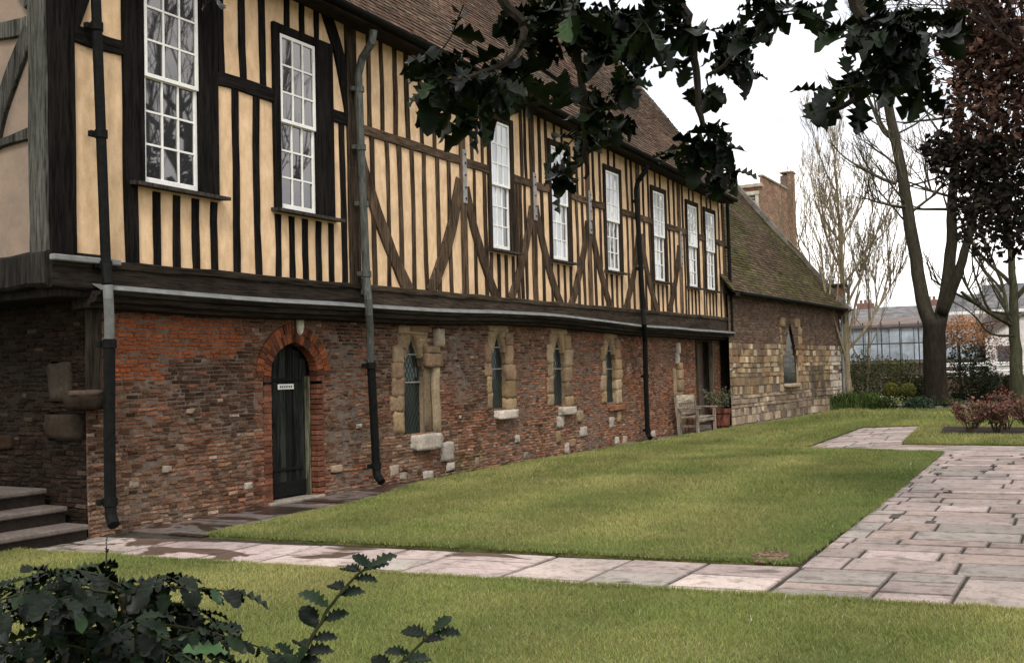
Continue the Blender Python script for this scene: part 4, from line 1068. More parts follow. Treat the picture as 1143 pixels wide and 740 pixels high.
for z, r in ((.12, .232), (.44, .272)): m.tube([(25.35 + r * math.cos(a * pi / 10), 8.45 + r * math.sin(a * pi / 10), z) for a in range(21)], .012, 5)
m.build('hoop', 'iron', t)
m = MB(); m.tube([(25.35, 8.45, hp - .05), (25.35, 8.45, hp - .04)], .25, 14, (.03, .02, .015)); m.build('soil', 'soil', t)
m = MB()
for k in range(26):
    a, r = U(0, 2 * pi), U(.15, .36); pts = [(25.35 + .1 * math.cos(a), 8.45 + .1 * math.sin(a), hp - .05)]
    for i in range(1, 5): pts.append((25.35 + (.1 + r * i / 4) * math.cos(a + .1 * i), 8.45 + (.1 + r * i / 4) * math.sin(a + .1 * i), hp + .12 * i * U(.7, 1.1)))
    m.tube(pts, [.006, .005, .004, .003, .002], 4, mulc((.10, .085, .05), U(.6, 1.2)))
    for i in range(16):
        p_ = Vector(random.choice(pts[1:])) + Vector((U(-.06, .06), U(-.06, .06), U(-.06, .06))); d = Vector((U(-1, 1), U(-1, 1), U(-1, 1))).normalized() * .035; e_ = d.orthogonal() * .5
        m.add([p_ - d, p_ + e_, p_ + d, p_ - e_], [(0, 1, 2, 3)], mulc((.085, .09, .05), U(.5, 1.4)))
m.build('plant', 'softleaf', t)

# ------------------------------------------------------------------ trees and shrubs
def limb(mb, pts, r0, r1, n=7, col=(.1, .09, .07), seg=6, wob=.06, jit=.03):
    """a bent tapering limb through the given points"""
    P = [Vector(p) for p in pts]; out = []
    for i in range(len(P) - 1):
        p0 = P[max(i - 1, 0)]; p1, p2 = P[i], P[i + 1]; p3 = P[min(i + 2, len(P) - 1)]
        for k in range(seg):
            t = k / seg
            out.append(.5 * ((2 * p1) + (p2 - p0) * t + (2 * p0 - 5 * p1 + 4 * p2 - p3) * t * t + (3 * p1 - p0 - 3 * p2 + p3) * t ** 3))
    out.append(P[-1]); m = len(out) - 1; sd_ = U(0, 50)
    out = [p + Vector((nz(i * .6 + sd_), nz(i * .6 + sd_ + 9), 0)) * jit for i, p in enumerate(out)]
    mb.tube(out, [lerp(r0, r1, (i / m) ** .8) for i in range(m + 1)], n, col, True, wob); return out
def twigs(mb, p, d, L, r, depth, col, spread=.55, upw=.15, nchild=(2, 3), minr=.004, shrink=.68):
    """recursive bare branching"""
    n = 4 if depth > 1 else 3; pts = [p]; dd = d.normalized()
    for i in range(n):
        dd = (dd + Vector((U(-1, 1), U(-1, 1), U(-.6, 1))) * .16 + Vector((0, 0, upw * .3))).normalized(); pts.append(pts[-1] + dd * L / n)
    r1 = max(minr, r * .55)
    mb.tube(pts, [lerp(r, r1, i / n) for i in range(n + 1)], 5 if r > .03 else (4 if r > .012 else 3), mulc(col, U(.85, 1.15)), False)
    if depth <= 0: return
    for k in range(random.randint(*nchild) + (1 if depth > 1 else 0)):
        t = U(.35, 1); i = min(n - 1, int(t * n)); q = pts[i].lerp(pts[i + 1], t * n - i)
        nd = (dd + Vector((U(-1, 1), U(-1, 1), U(-.7, .9))) * spread * 1.5 + Vector((0, 0, upw))).normalized()
        twigs(mb, q, nd, L * shrink * U(.75, 1.15), max(minr, r * .55), depth - 1, col, spread, upw, nchild, minr, shrink)
def leafquads(mb, cen, n, size, cols, rad=(1, 1, 1), shell=.35, flat=0., seed=0., rough=.45):
    """leaf-sized faces through an uneven volume with clumps and gaps"""
    cen = Vector(cen); k = 0
    while k < n:
        v = Vector((U(-1, 1), U(-1, 1), U(-1, 1)))
        if v.length > 1: continue
        e_ = 1 + rough * nz(v.x * 2.2 + seed, v.y * 2.2, v.z * 2.2) * 1.6
        if v.length > e_ or (v.length < shell and R() < .7): continue
        if nz(v.x * 4.5 + seed, v.y * 4.5 + 3, v.z * 4.5) < -.12 + .0 and R() < .85: continue
        p_ = cen + Vector((v.x * rad[0], v.y * rad[1], v.z * rad[2]))
        d = Vector((U(-1, 1), U(-1, 1), U(-1, .6))).normalized(); e2 = d.cross(Vector((U(-1, 1), U(-1, 1), U(-1, 1)))).normalized(); s = size * U(.6, 1.3)
        sh = clamp(.75 + .35 * v.z + .5 * nz(v.x * 3 + seed, v.y * 3, v.z * 3 + 5), .35, 1.3)  # shading put into leaf colour: darker low down and in some clumps
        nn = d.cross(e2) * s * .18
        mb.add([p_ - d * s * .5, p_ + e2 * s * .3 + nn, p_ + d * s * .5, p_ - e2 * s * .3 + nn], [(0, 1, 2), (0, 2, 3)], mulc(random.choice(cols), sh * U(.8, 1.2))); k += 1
    return mb
def bush(name, label, cat, px, py, d, rw, rh, n, size, cols, group=None, stem=True, z0=.0, rough=.45, mat='softleaf'):
    c = at(px, py, d); t = thing(name, label, cat, (c.x, c.y, 0), group)
    m = MB(); leafquads(m, (c.x, c.y, z0 + rh), n, size, cols, (rw, rw, rh), .3, 0, px * .1, rough); m.build('foliage', mat, t)
    if stem:
        m = MB()
        for k in range(5): twigs(m, Vector((c.x + U(-.1, .1), c.y + U(-.1, .1), 0)), Vector((U(-.6, .6), U(-.6, .6), 1)), rh * 1.1, .02, 1, (.06, .045, .03))
        m.build('stem', 'bark', t)
    return t
random.seed(61)
# --- the big forked tree
BT = Vector((37.4, 4.85, 0)); d_ = 37.72
big = thing('forked_tree', 'tall mature tree with a thick dark trunk dividing into heavy limbs beyond the lawn', 'tree', BT)
m = MB(); BC = (.026, .022, .016); GC = (.075, .068, .048)
limb(m, [BT + Vector((0, 0, -.1)), BT + Vector((0, 0, .25)), at(1044, 430, d_), at(1043, 390, d_), at(1043, 358, d_)], .42, .36, 14, BC, 4, .14, .02)
for k in range(7):
    a = k * .9 + .3; limb(m, [BT + Vector((.3 * math.cos(a), .3 * math.sin(a), .45)), BT + Vector((.5 * math.cos(a), .5 * math.sin(a), .1)), BT + Vector((.85 * math.cos(a), .85 * math.sin(a), -.06))], .14, .05, 7, BC, 3)
m.build('trunk', 'bark', big, smooth=True)
m = MB()
L1 = limb(m, [at(1042, 372, d_), at(1030, 335, d_), at(1019, 270, d_), at(1006, 190, d_), at(991, 115, d_), at(980, 60, d_), at(962, 5, d_), at(955, -60, d_)], .27, .09, 10, mixc(BC, GC, .4), 4)
L2 = limb(m, [at(1046, 372, d_), at(1056, 325, d_ + .3), at(1062, 270, d_ + .5), at(1063, 220, d_ + .5), at(1070, 150, d_ + .6), at(1075, 60, d_ + .6), at(1072, -40, d_)], .25, .09, 10, mixc(BC, GC, .2), 4)
L3 = limb(m, [at(1052, 350, d_), at(1068, 310, d_ - .4), at(1080, 270, d_ - .6), at(1093, 210, d_ - .7), at(1105, 150, d_ - .8), at(1120, 60, d_ - .8), at(1130, -30, d_ - .8)], .19, .07, 9, mixc(BC, GC, .2), 4)
for L_, k0 in ((L1, 9), (L2, 9), (L3, 8)):
    for i in range(k0, len(L_)):
        for q in range(1 if i % 2 else 2):
            dr = Vector((U(-1, 1), U(-1, 1), U(-.1, .9)))
            twigs(m, L_[i], dr, U(1.0, 2.2), U(.03, .06), 3, mulc(GC, .9), .5, .12, (1, 3), .007)
twigs(m, at(1000, 205, d_), at(970, 195, d_) - at(1000, 205, d_), 1.6, .07, 3, GC, .5, .2); twigs(m, at(1012, 240, d_), Vector((.1, -1, .5)), 1.5, .06, 3, GC)
limb(m, [at(1003, 160, d_), at(985, 145, d_), at(968, 108, d_), at(940, 60, d_)], .08, .03, 6, GC)
m.build('crown', 'bark', big, smooth=True)
# --- bare trees: one behind the chapel gable, one at the right edge, others farther off
def bare(name, label, px, d, h, r, col, n1, up_, lean=(0, 0), depth=4, spread=.42, group=None, clear=.2, nt=10, mr=.006):
    b = at(px, 450, d); b.z = 0; t = thing(name, label, 'tree', b, group); m = MB()
    top = b + Vector((lean[0], lean[1], h * .85)); pts = [b - Vector((0, 0, .1)), b.lerp(top, .15), b.lerp(top, .4) + Vector((U(-.15, .15), U(-.15, .15), 0)), b.lerp(top, .7), top]
    Lp = limb(m, pts, r, r * .18, 8, col, 5, .08, .05); m.build('trunk', 'bark', t, smooth=True); m = MB()
    N_ = len(Lp)
    for k in range(nt):
        i = int(lerp(clear, .97, (k + R()) / nt) * (N_ - 1)); tt = i / N_; a = k * 2.4 + U(-.4, .4)
        dr = Vector((math.cos(a), math.sin(a), up_ + U(-.2, .4)))
        twigs(m, Lp[i], dr, h * lerp(.36, .16, tt) * U(.8, 1.2), max(.016, r * lerp(.42, .2, tt)), depth, mulc(col, U(.9, 1.2)), spread, .28, n1, mr, .7)
    m.build('crown', 'bark', t); return t
OL = (.22, .18, .115)
bare('bare_tree', 'pale bare tree with many thin rising branches just behind the chapel gable', 948, 38.8, 10.2, .16, OL, (2, 3), 1.0, (.2, .2), 4, .36, None, .24, 15, .005)
bare('bare_tree', 'slender bare tree standing right of the chapel with a second thin stem', 968, 41, 7.2, .07, (.24, .20, .14), (2, 3), 1.0, (0, -.3), 4, .36, None, .25, 7, .009)
bare('bare_tree', 'thin leafless tree rising beside the brick tower behind the mossy roof', 893, 46, 10.2, .08, (.24, .19, .14), (1, 2), 1.2, (0, .3), 3, .4, None, .35, 8, .006)
t = bare('bare_tree', 'mossy bare tree with long drooping side branches at the right edge of the garden', 1136, 40, 9.5, .30, (.06, .06, .036), (1, 3), .6, (0, 0), 3, .5, None, .35, 7)
m = MB()
for a_ in ([(1132, 375), (1105, 372), (1085, 350), (1060, 335)], [(1130, 360), (1110, 325), (1102, 312)], [(1128, 350), (1100, 345), (1085, 322)]):
    P_ = limb(m, [at(x, y, 39.7) for x, y in a_], .05, .015, 6, (.04, .037, .027), 4)
    for i in range(4, len(P_), 2): twigs(m, P_[i], Vector((U(-1, 1), U(-1, 1), U(-.1, .7))), .9, .02, 2, (.07, .06, .045))
m.build('branch', 'bark', t)
bare('bare_tree', 'small bare tree far off in front of the grey roofed terrace', 1092, 62, 6, .1, (.14, .12, .10), (2, 3), .8, (0, 0), 3, .5, None, .3, 8)
bare('bare_tree', 'tall bare tree out across the paving to the right', 1900, 25.5, 18, .36, (.05, .045, .035), (2, 3), .8, (0, 0), 4, .5, None, .3, 12)
# --- yew across the garden, reflected by the near windows
yw = thing('yew_tree', 'broad dark yew standing across the paving opposite the hall', 'tree', (28, -10.5, 0))
m = MB(); limb(m, [(28, -10.5, -.1), (28, -10.5, 2), (28.2, -10.4, 6)], .5, .1, 8, (.05, .035, .025)); m.build('trunk', 'bark', yw)
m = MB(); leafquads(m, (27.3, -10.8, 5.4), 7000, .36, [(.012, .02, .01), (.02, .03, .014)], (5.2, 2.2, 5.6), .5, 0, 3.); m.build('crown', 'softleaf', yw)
# --- copper leaved plum at the right
pt = at(1240, 500, 11.2); pt.z = 0
pl = thing('copper_plum_tree', 'dark copper leaved plum tree spreading in from the right edge', 'tree', pt); m = MB()
ctr = at(1205, 70, 11.2)
Lp = limb(m, [pt - Vector((0, 0, .1)), pt + Vector((.05, .05, 1.4)), pt.lerp(ctr, .6) + Vector((0, 0, 0)), ctr + Vector((0, 0, 1.6))], .13, .04, 8, (.04, .03, .026)); m.build('trunk', 'bark', pl, smooth=True)
m = MB()
for k in range(14): twigs(m, Lp[min(len(Lp) - 1, 14 + k // 3)], Vector((U(-1, 1), U(-.6, 1.4), U(.2, 1.0))), U(1.0, 1.7), .03, 3, (.03, .022, .02), .5, .1)
m.build('branches', 'bark', pl)
tp = MB(); tp.tube([(pt.x, pt.y, -.01), (pt.x, pt.y, .03)], .75, 18); struct(tp, 'soil', 'soil')
m = MB(); PLC = [(.075, .036, .024), (.105, .058, .040), (.05, .024, .018), (.036, .02, .015), (.14, .08, .06)]
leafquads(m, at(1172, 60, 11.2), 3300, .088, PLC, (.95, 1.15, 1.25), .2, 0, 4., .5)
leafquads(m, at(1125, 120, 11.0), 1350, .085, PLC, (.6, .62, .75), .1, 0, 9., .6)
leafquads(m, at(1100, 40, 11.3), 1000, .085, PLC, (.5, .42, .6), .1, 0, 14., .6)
PLC_SHADE = [(.016, .014, .010), (.024, .016, .013), (.014, .016, .010)]  # plum leaves in shadow, the shade put into their colour
leafquads(m, at(1085, 180, 10.9), 700, .085, PLC_SHADE, (.4, .42, .3), .1, 0, 17., .6); leafquads(m, at(1120, 235, 10.9), 1050, .085, PLC_SHADE, (.5, .5, .5), .1, 0, 23., .6)
leafquads(m, at(1150, 200, 11.0), 900, .085, PLC_SHADE, (.5, .5, .7), .1, 0, 27., .6); leafquads(m, at(1058, 165, 11), 340, .085, PLC_SHADE, (.28, .28, .18), .1, 0, 29., .6)
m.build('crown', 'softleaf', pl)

# --- garden beyond the lawn
random.seed(90)
G1 = [(.045, .075, .018), (.06, .09, .022), (.035, .055, .015)]; GD = [(.016, .030, .014), (.022, .036, .016), (.012, .02, .010)]; GY = [(.14, .14, .03), (.11, .12, .025), (.09, .10, .02)]
OLV = [(.10, .095, .035), (.08, .085, .03), (.13, .11, .05)]
bush('topiary_ball', 'left of two small clipped golden green balls by the big trunk', 'topiary', 995, 441, 36.6, .27, .28, 1500, .05, GY, 'clipped ball shrubs', False, .42, .06)
bush('topiary_ball', 'right of two small clipped golden green balls, close to the big trunk', 'topiary', 1014, 441, 36.6, .26, .27, 1500, .05, GY, 'clipped ball shrubs', False, .42, .06)
bush('shrub', 'loose olive green shrub behind the flower bed right of the chapel corner', 'shrub', 962, 430, 41, .8, 1.1, 1600, .09, OLV + G1)
bush('shrub', 'thin olive shrub in front of the sheeted building', 'shrub', 988, 425, 42.5, .9, 1.0, 1300, .09, OLV + G1)
bush('shrub', 'dark green evergreen shrub behind the big trunk on its right', 'shrub', 1083, 430, 41, .95, 1.15, 2800, .09, GD)
bush('shrub', 'low dark green bush left of the rounded dark bush by the hedge', 'shrub', 1104, 435, 42.5, .7, .7, 1500, .09, GD)
bush('shrub', 'rounded dark bush at the foot of the mossy tree', 'shrub', 1134, 436, 41, .5, .65, 1200, .08, GD)
bush('shrub', 'leafy green shrub between clipped balls and the big trunk', 'shrub', 1026, 438, 39.5, .35, .6, 900, .09, G1 + GD)
bush('azalea', 'small bright red flowering bush near the low hedge', 'shrub', 1122, 439, 42, .2, .26, 500, .05, [(.45, .06, .04), (.5, .12, .08), (.06, .08, .03)], None, True, .2)
bush('fern_clump', 'low green leafy clump in front of clipped balls', 'plant', 986, 452, 36.3, .5, .26, 900, .08, G1)
bush('fern_clump', 'blue green leafy clump at the left foot of the big trunk', 'plant', 1026, 454, 36.6, .55, .24, 1100, .08, [(.04, .075, .04), (.05, .09, .05), (.03, .05, .03)])
bush('bedding_plant', 'white flowered bedding plant left of the clipped balls', 'plant', 972, 444, 38, .35, .3, 500, .06, G1 + [(.6, .58, .55)])
bush('pink_shrub', 'twiggy shrub with pinkish brown young leaves in front of the white house', 'shrub', 1110, 392, 46, .85, .75, 700, .09, [(.22, .11, .10), (.17, .09, .08), (.25, .15, .13)], None, True, 1.3)
ot = bush('amber_tree', 'small tree with amber orange spring leaves right of the big trunk', 'tree', 1072, 380, 46, 1.15, .8, 1500, .12, [(.42, .20, .09), (.34, .17, .08), (.46, .26, .15)], None, False, 1.9)
m = MB(); c = at(1073, 450, 46); limb(m, [(c.x, c.y, -.1), (c.x, c.y, 1), (c.x + .1, c.y, 2.6)], .07, .03, 6, (.03, .025, .02)); m.build('trunk', 'bark', ot)
bush('shrub', 'tall loose green shrub filling the gap left of the big trunk', 'shrub', 1008, 425, 43.5, .8, .95, 1500, .09, G1 + OLV)
bush('shrub', 'dark twiggy shrub low against the boundary wall behind the pale bare tree', 'shrub', 945, 425, 43.5, .7, .9, 1000, .09, GD + OLV)
bush('bedding_plant', 'low mixed green plants round the right foot of the big trunk', 'plant', 1062, 453, 37.0, .6, .2, 800, .07, G1 + GD)
def irises(px, d, w_, n, label):
    c = at(px, 455, d); c.z = 0; t = thing('iris_clump', label, 'plant', c); m = MB()
    for k in range(n):
        b = c + Vector((U(-.4, .4), U(-w_, w_), 0)); h = U(.35, .75); dr = Vector((U(-.3, .3), U(-.3, .3), 1)); s = U(.012, .022); y = Vector((0, s, 0)); mid = b + dr * h * .6; tip = b + Vector((dr.x * h * 1.7, dr.y * h * 1.7, h))
        m.add([b - y, b + y, mid + y, mid - y, tip], [(0, 1, 2, 3), (3, 2, 4)], mulc(random.choice(G1), U(.7, 1.5)))
    m.build('leaves', 'softleaf', t)
irises(948, 37.4, .55, 420, 'upright green iris leaves at the corner of the chapel'); irises(972, 36.9, .45, 260, 'shorter upright green leaves beside the fern clump')
hd = MB(); a, b = at(1062, 450, 43), at(1260, 450, 43)
for k in range(5200):
    p_ = a.lerp(b, R()); d = Vector((U(-1, 1), U(-1, 1), U(-1, 1))).normalized() * .06; e2 = d.orthogonal(); z = U(0, .38)
    p_ = Vector((p_.x + U(-.3, .3), p_.y, z)); hd.add([p_ - d, p_ + e2 * .6, p_ + d, p_ - e2 * .6], [(0, 1, 2, 3)], mulc(random.choice(GD), U(.6, 1.3)))
tag(hd.build('low_hedge', 'softleaf'), 'low dark clipped hedge along the back of the lawn', 'hedge')
rk = MB()
for k in range(22):
    a = U(-2.9, -.2) if k < 14 else U(2.4, 3.6); rk = rk
    p_ = BT + Vector((1.15 * math.cos(k * .285 + 1.6), 1.3 * math.sin(k * .285 + 1.6), .0))
    rk.stone(p_.x, p_.y, .06, U(.22, .4), U(.22, .42), U(.16, .3), mulc((.14, .13, .12), U(.7, 1.4)), .6, k * 1.7, 2)
tag(rk.build('rockery_stones', 'stone'), 'ring of small grey stones around the foot of the big tree', 'stones', kind='stuff')
wb = thing('white_bench', 'small white garden bench far off among the plants left of the clipped balls', 'bench', at(980, 448, 39.5) * 1)
c = at(980, 446, 39.5); m = MB(); m.bbox(c.x, c.x + .35, c.y - .5, c.y + .5, .36, .42, .01, (.8, .8, .78)); m.build('seat', 'generic', wb)
for y in (-.42, .42):
    m = MB(); m.bbox(c.x + .03, c.x + .32, c.y + y - .04, c.y + y + .04, 0, .36, .01, (.75, .75, .72)); m.build('leg', 'generic', wb)
# rose bushes in the bed
def rose(x, y, h, k, label):
    t = thing('rose_bush', label, 'rose bush', (x, y, LZ + .03), 'rose bushes in the dark bed'); m = MB(); lf = MB()
    for i in range(13):
        p0 = Vector((x + U(-.06, .06), y + U(-.06, .06), LZ)); d = Vector((U(-.7, .7), U(-.7, .7), 1)).normalized()
        pts = [p0, p0 + d * h * .4, p0 + d * h * .75 + Vector((U(-.05, .05), U(-.05, .05), .03)), p0 + d * h + Vector((U(-.1, .1), U(-.1, .1), 0))]
        m.tube(pts, [.010, .008, .006, .004], 4, mulc((.055, .04, .025), U(.8, 1.3)))
        for j in range(40):
            q = pts[1].lerp(pts[3], R()) + Vector((U(-.09, .09), U(-.09, .09), U(-.05, .08))); dd = Vector((U(-1, 1), U(-1, 1), U(-.8, .8))).normalized(); e2 = dd.orthogonal().normalized(); s = U(.03, .055)
            c_ = random.choice([(.13, .05, .04), (.10, .04, .032), (.17, .075, .06), (.06, .06, .025), (.08, .038, .03)])
            lf.add([q - dd * s, q + e2 * s * .5, q + dd * s, q - e2 * s * .5], [(0, 1, 2, 3)], mulc(c_, U(.7, 1.3)))
    m.build('stem', 'bark', t); lf.build('leaves', 'softleaf', t)
random.seed(17)
k = 0; NM = ['nearest the path', 'second along', 'third along', 'fourth along', 'fifth along']
for j in range(7):
    for i in range(2):
        random.seed(700 + j * 2 + i)
        x, y = 24.35 + i * 1.15 + U(-.1, .1), 2.55 - j * .62 + U(-.1, .1)
        rose(x, y, U(.62, .92), k, 'reddish leaved rose bush in the %s row of the dark bed, %s' % (['front', 'back'][i], ['at its left end', 'second from left', 'third from left', 'fourth from left', 'fifth from left', 'sixth from left', 'last from left'][j])); k += 1

# ------------------------------------------------------------------ buildings behind the garden
random.seed(44)
bw = MB(); bk = MB()
def PB(u, d, z): return (54.5 - d, u, z)
masonry(bw, bk, PB, -16, 9.6, -.05, .85, [], lambda x, z: mulc(random.choice([(.10, .06, .04), (.13, .08, .05), (.08, .055, .04)]), U(.7, 1.2)), lambda z: .11, lambda z: .42, .015)
gw = thing('boundary_wall', 'low brown brick boundary wall across the back of the garden', 'wall', (54.5, -3, 0))
bw.build('brickwork', 'brick', gw); bk.build('mortar', 'mortar', gw); m = MB(); m.bbox(54.42, 54.7, -16, 9.6, .853, .92, .015, (.2, .17, .14)); m.build('coping', 'stone', gw)
# white railings on the road side
rl = thing('white_railing', 'white painted railings seen between the shrubs right of the big trunk', 'railing', (56, 0, 0))
a, b = at(1052, 428, 57), at(1300, 428, 57); zt = at(1095, 408, 57).z
for k in range(9):
    p_ = a.lerp(b, k / 8); m = MB(); m.bbox(p_.x - .05, p_.x + .05, p_.y - .06, p_.y + .06, 0, zt + .1, .01, (.75, .74, .72)); m.build('post', 'generic', rl)
for z in (.75, 1.1, 1.5, zt):
    m = MB(); m.tube([(a.x, a.y, z), (b.x, b.y, z)], .045, 6, (.75, .74, .72)); m.build('rail', 'generic', rl)
# sheeted building with scaffolding
sb = thing('sheeted_building', 'low building wrapped in pale grey blue sheeting behind the garden', 'building', (62, 9.5, 0))
m = MB(); ya, yb = 5.6, 13.4
for i in range(12):
    for k in range(4):
        y0, y1, z0, z1 = lerp(ya, yb, i / 12), lerp(ya, yb, (i + 1) / 12), [.0, .9, 1.75, 2.7][k], [.9, 1.75, 2.7, 3.6][k]
        m.hexa([(60.2, y0 + .02, z0 + .02), (60.2, y1 - .02, z0 + .02), (60.3, y1 - .02, z0 + .02), (60.3, y0 + .02, z0 + .02), (60.2 + U(-.02, .03), y0 + .02, z1 - .02), (60.2 + U(-.02, .03), y1 - .02, z1 - .02), (60.3, y1 - .02, z1 - .02), (60.3, y0 + .02, z1 - .02)],
               mulc((.25, .21, .18) if k < 2 else (.40, .46, .52), U(.85, 1.12)))
m.build('sheeting', 'generic', sb); m = MB(); m.box(60.32, 66, ya, yb, 0, 3.62, (.15, .12, .1)); m.build('wall', 'brick', sb)
m = MB(); m.hexa([(60.0, ya - .2, 3.63), (60.0, yb + .2, 3.63), (66, yb + .2, 3.63), (66, ya - .2, 3.63), (60.0, ya - .2, 3.78), (60.0, yb + .2, 3.78), (66, yb + .2, 4.4), (66, ya - .2, 4.4)], (.17, .14, .125)); m.build('roof', 'tile', sb)
sf = thing('scaffolding', 'dark tube scaffolding standing in front of the sheeted building', 'scaffolding', (59.6, 9.5, 0))
for k in range(9):
    y = lerp(ya, yb, k / 8); m = MB(); m.tube([(59.7, y, 0), (59.7, y, 3.9)], .035, 6, (.06, .06, .06)); m.build('standard', 'generic', sf)
for z in (.8, 1.75, 2.7, 3.55):
    m = MB(); m.tube([(59.66, ya - .3, z), (59.66, yb + .3, z)], .035, 6, (.07, .065, .06)); m.build('ledger', 'generic', sf)
m = MB(); m.bbox(59.3, 60.1, ya - .2, yb + .2, 1.70, 1.74, .005, (.10, .085, .06)); m.build('boards', 'generic', sf)
# brick terrace with slate roof and white cornice
def terrace(name, label, x, y0, y1, zc, zr, nw, wallc, roofc):
    t = thing(name, label, 'building', (x + 3, (y0 + y1) / 2, 0)); m = MB(); bk = MB()
    wins = [(lerp(y0, y1, (k + .5) / nw), zz) for k in range(nw) for zz in (zc - 1.45, zc - 4.0)]
    hl = [rect(y - .45, y + .45, z - .75, z + .75) for y, z in wins]
    masonry(m, bk, lambda u, d, z: (x - d, u, z), y0, y1, 0, zc, hl, lambda a, b: mulc(mixc(wallc, mulc(wallc, .7), R()), U(.8, 1.15)), lambda z: .20, lambda z: .6, .02)
    bk.box(x + .3, x + 6, y0, y1, 0, zc, wallc); m.build('wall', 'brick', t); bk.build('mortar', 'mortar', t)
    for y, z in wins:
        f = MB(); f.bbox(x + .02, x + .12, y - .45, y - .38, z - .75, z + .75, .005, (.75, .75, .72)); f.bbox(x + .02, x + .12, y + .38, y + .45, z - .75, z + .75, .005, (.75, .75, .72)); f.bbox(x + .02, x + .12, y - .38, y + .38, z + .68, z + .75, .005, (.75, .75, .72)); f.bbox(x + .02, x + .12, y - .38, y + .38, z - .75, z - .68, .005, (.75, .75, .72)); f.bbox(x + .03, x + .11, y - .38, y + .38, z - .03, z + .03, .005, (.75, .75, .72))
        wn = f.build('window', 'generic', t); g_ = MB(); g_.add([(x + .1, y - .38, z - .7), (x + .1, y + .38, z - .7), (x + .1, y + .38, z + .7), (x + .1, y - .38, z + .7)], [(0, 1, 2, 3)]); g_.build('pane', 'glass', wn)
    m = MB(); m.bbox(x - .3, x + .28, y0 - .2, y1 + .2, zc + .003, zc + .22, .02, (.72, .7, .67)); m.build('cornice', 'generic', t)
    m = MB(); h = zr - zc - .22; tiled(m, (x - .25, y1 + .2, zc + .23), (0, -1, 0), Vector((3.2, 0, h)).normalized(), Vector((-h, 0, 3.2)).normalized(), y1 - y0 + .4, math.hypot(3.2, h), .5, .25, lambda u, v: mulc(roofc, U(.75, 1.2)), .03)
    m.add([(x - .25, y0 - .2, zc + .225), (x - .25, y1 + .2, zc + .225), (x + 2.95, y1 + .2, zr), (x + 2.95, y0 - .2, zr), (x + 6.2, y1 + .2, zc + .225), (x + 6.2, y0 - .2, zc + .225)], [(0, 1, 2, 3), (3, 2, 4, 5), (1, 2, 4), (0, 3, 5)], roofc)
    rf = m.build('roof', 'tile', t)
    for y in ((y0 + 1.2, y1 - 1.2) if y1 > 9 else (y0 + 2.2,)):
        c_ = MB(); c_.bbox(x + 2.6, x + 3.3, y - .55, y + .55, zr - .5, zr + .35, .02, mulc(wallc, .9))
        for k in (-.3, 0, .3): c_.tube([(x + 2.95, y + k, zr + .35), (x + 2.95, y + k, zr + .6)], .1, 8, (.2, .13, .09))
        c_.build('chimney', 'brick', rf)
    return t
terrace('terrace_house', 'brown brick terrace with dark slate roof and white cornice behind the big tree', 75, -6.5, 8.6, 4.75, 6.3, 6, (.20, .145, .12), (.17, .17, .175))  # roof colour lightened to suggest haze over the distance
terrace('terrace_house', 'lower brick house with grey roof left of the big trunk', 73.4, 8.9, 15.6, 4.45, 5.6, 3, (.22, .13, .11), (.19, .185, .185))  # roof lightened for haze as well
# white rendered house
wh = thing('white_house', 'white rendered house with a gable behind the shrubs at right', 'house', (63, 3, 0)); m = MB(); x = 60.6
pr = [(5.3, 0), (5.3, 2.9), (3.4, 4.0), (1.5, 2.9), (1.5, 0)]
m.add([(x, y, z) for y, z in pr] + [(x + 5, y, z) for y, z in pr], [(4, 3, 2, 1, 0), (5, 6, 7, 8, 9), (0, 1, 6, 5), (3, 4, 9, 8)], (.62, .58, .56)); m.build('wall', 'generic', wh)
m = MB()
for s in ((5.55, 2.75), (1.25, 2.75)): m.hexa([(x - .2, s[0], s[1]), (x + 5.2, s[0], s[1]), (x + 5.2, 3.4, 4.02), (x - .2, 3.4, 4.02), (x - .2, s[0], s[1] + .12), (x + 5.2, s[0], s[1] + .12), (x + 5.2, 3.4, 4.16), (x - .2, 3.4, 4.16)], (.13, .11, .10))
m.build('roof', 'tile', wh)
for y in (2.5, 4.3):
    m = MB(); m.bbox(x - .04, x - .004, y - .4, y + .4, 1.3, 2.4, .01, (.07, .075, .08)); m.build('window', 'generic', wh)
ob = thing('office_block', 'flat topped brown block showing above the terrace roof', 'building', (92, 2, 0))
m = MB(); m.box(88, 96, -8, 7.6, 0, 6.6, (.22, .17, .14)); m.build('wall', 'brick', ob)
m = MB(); m.bbox(87.8, 96, -8.2, 7.75, 6.61, 7.55, .05, (.17, .18, .19)); m.build('parapet', 'generic', ob)
m = MB()
for k in range(6): m.bbox(87.95, 87.99, -7 + k * 2.4, -5.2 + k * 2.4, 4.6, 6.0, .01, (.05, .06, .07)); 
m.build('window_band', 'generic', ob)
# brick tower behind the chapel
tw = thing('brick_tower', 'tall pinkish brick tower with a stone window rising behind the chapel roof', 'tower', (55, 16, 0)); m = MB(); bk = MB(); X, Yc = 52.85, 15.05
tb = lambda a, b: mulc(mixc((.30, .165, .115), (.34, .22, .155), R()), U(.75, 1.15) * (1 + .3 * nz(a, b)))
masonry(m, bk, lambda u, d, z: (X - d, u, z), Yc, 20, 0, 11.0, [rect(15.3, 16.6, 8.9, 10.6)], tb, lambda z: .11, lambda z: .34, .015)
masonry(m, bk, lambda u, d, z: (X + u, Yc - d, z), 0, 5.5, 0, 11.6, [], tb, lambda z: .11, lambda z: .34, .015)
masonry(m, bk, lambda u, d, z: (X + 5.5 - d, u, z), Yc - .25, Yc, 0, 12.6, [], tb, lambda z: .11, lambda z: .2, .015)
masonry(m, bk, lambda u, d, z: (X + 5.5 + u, Yc - .25 - d, z), 0, .75, 0, 12.6, [], tb, lambda z: .11, lambda z: .34, .015)
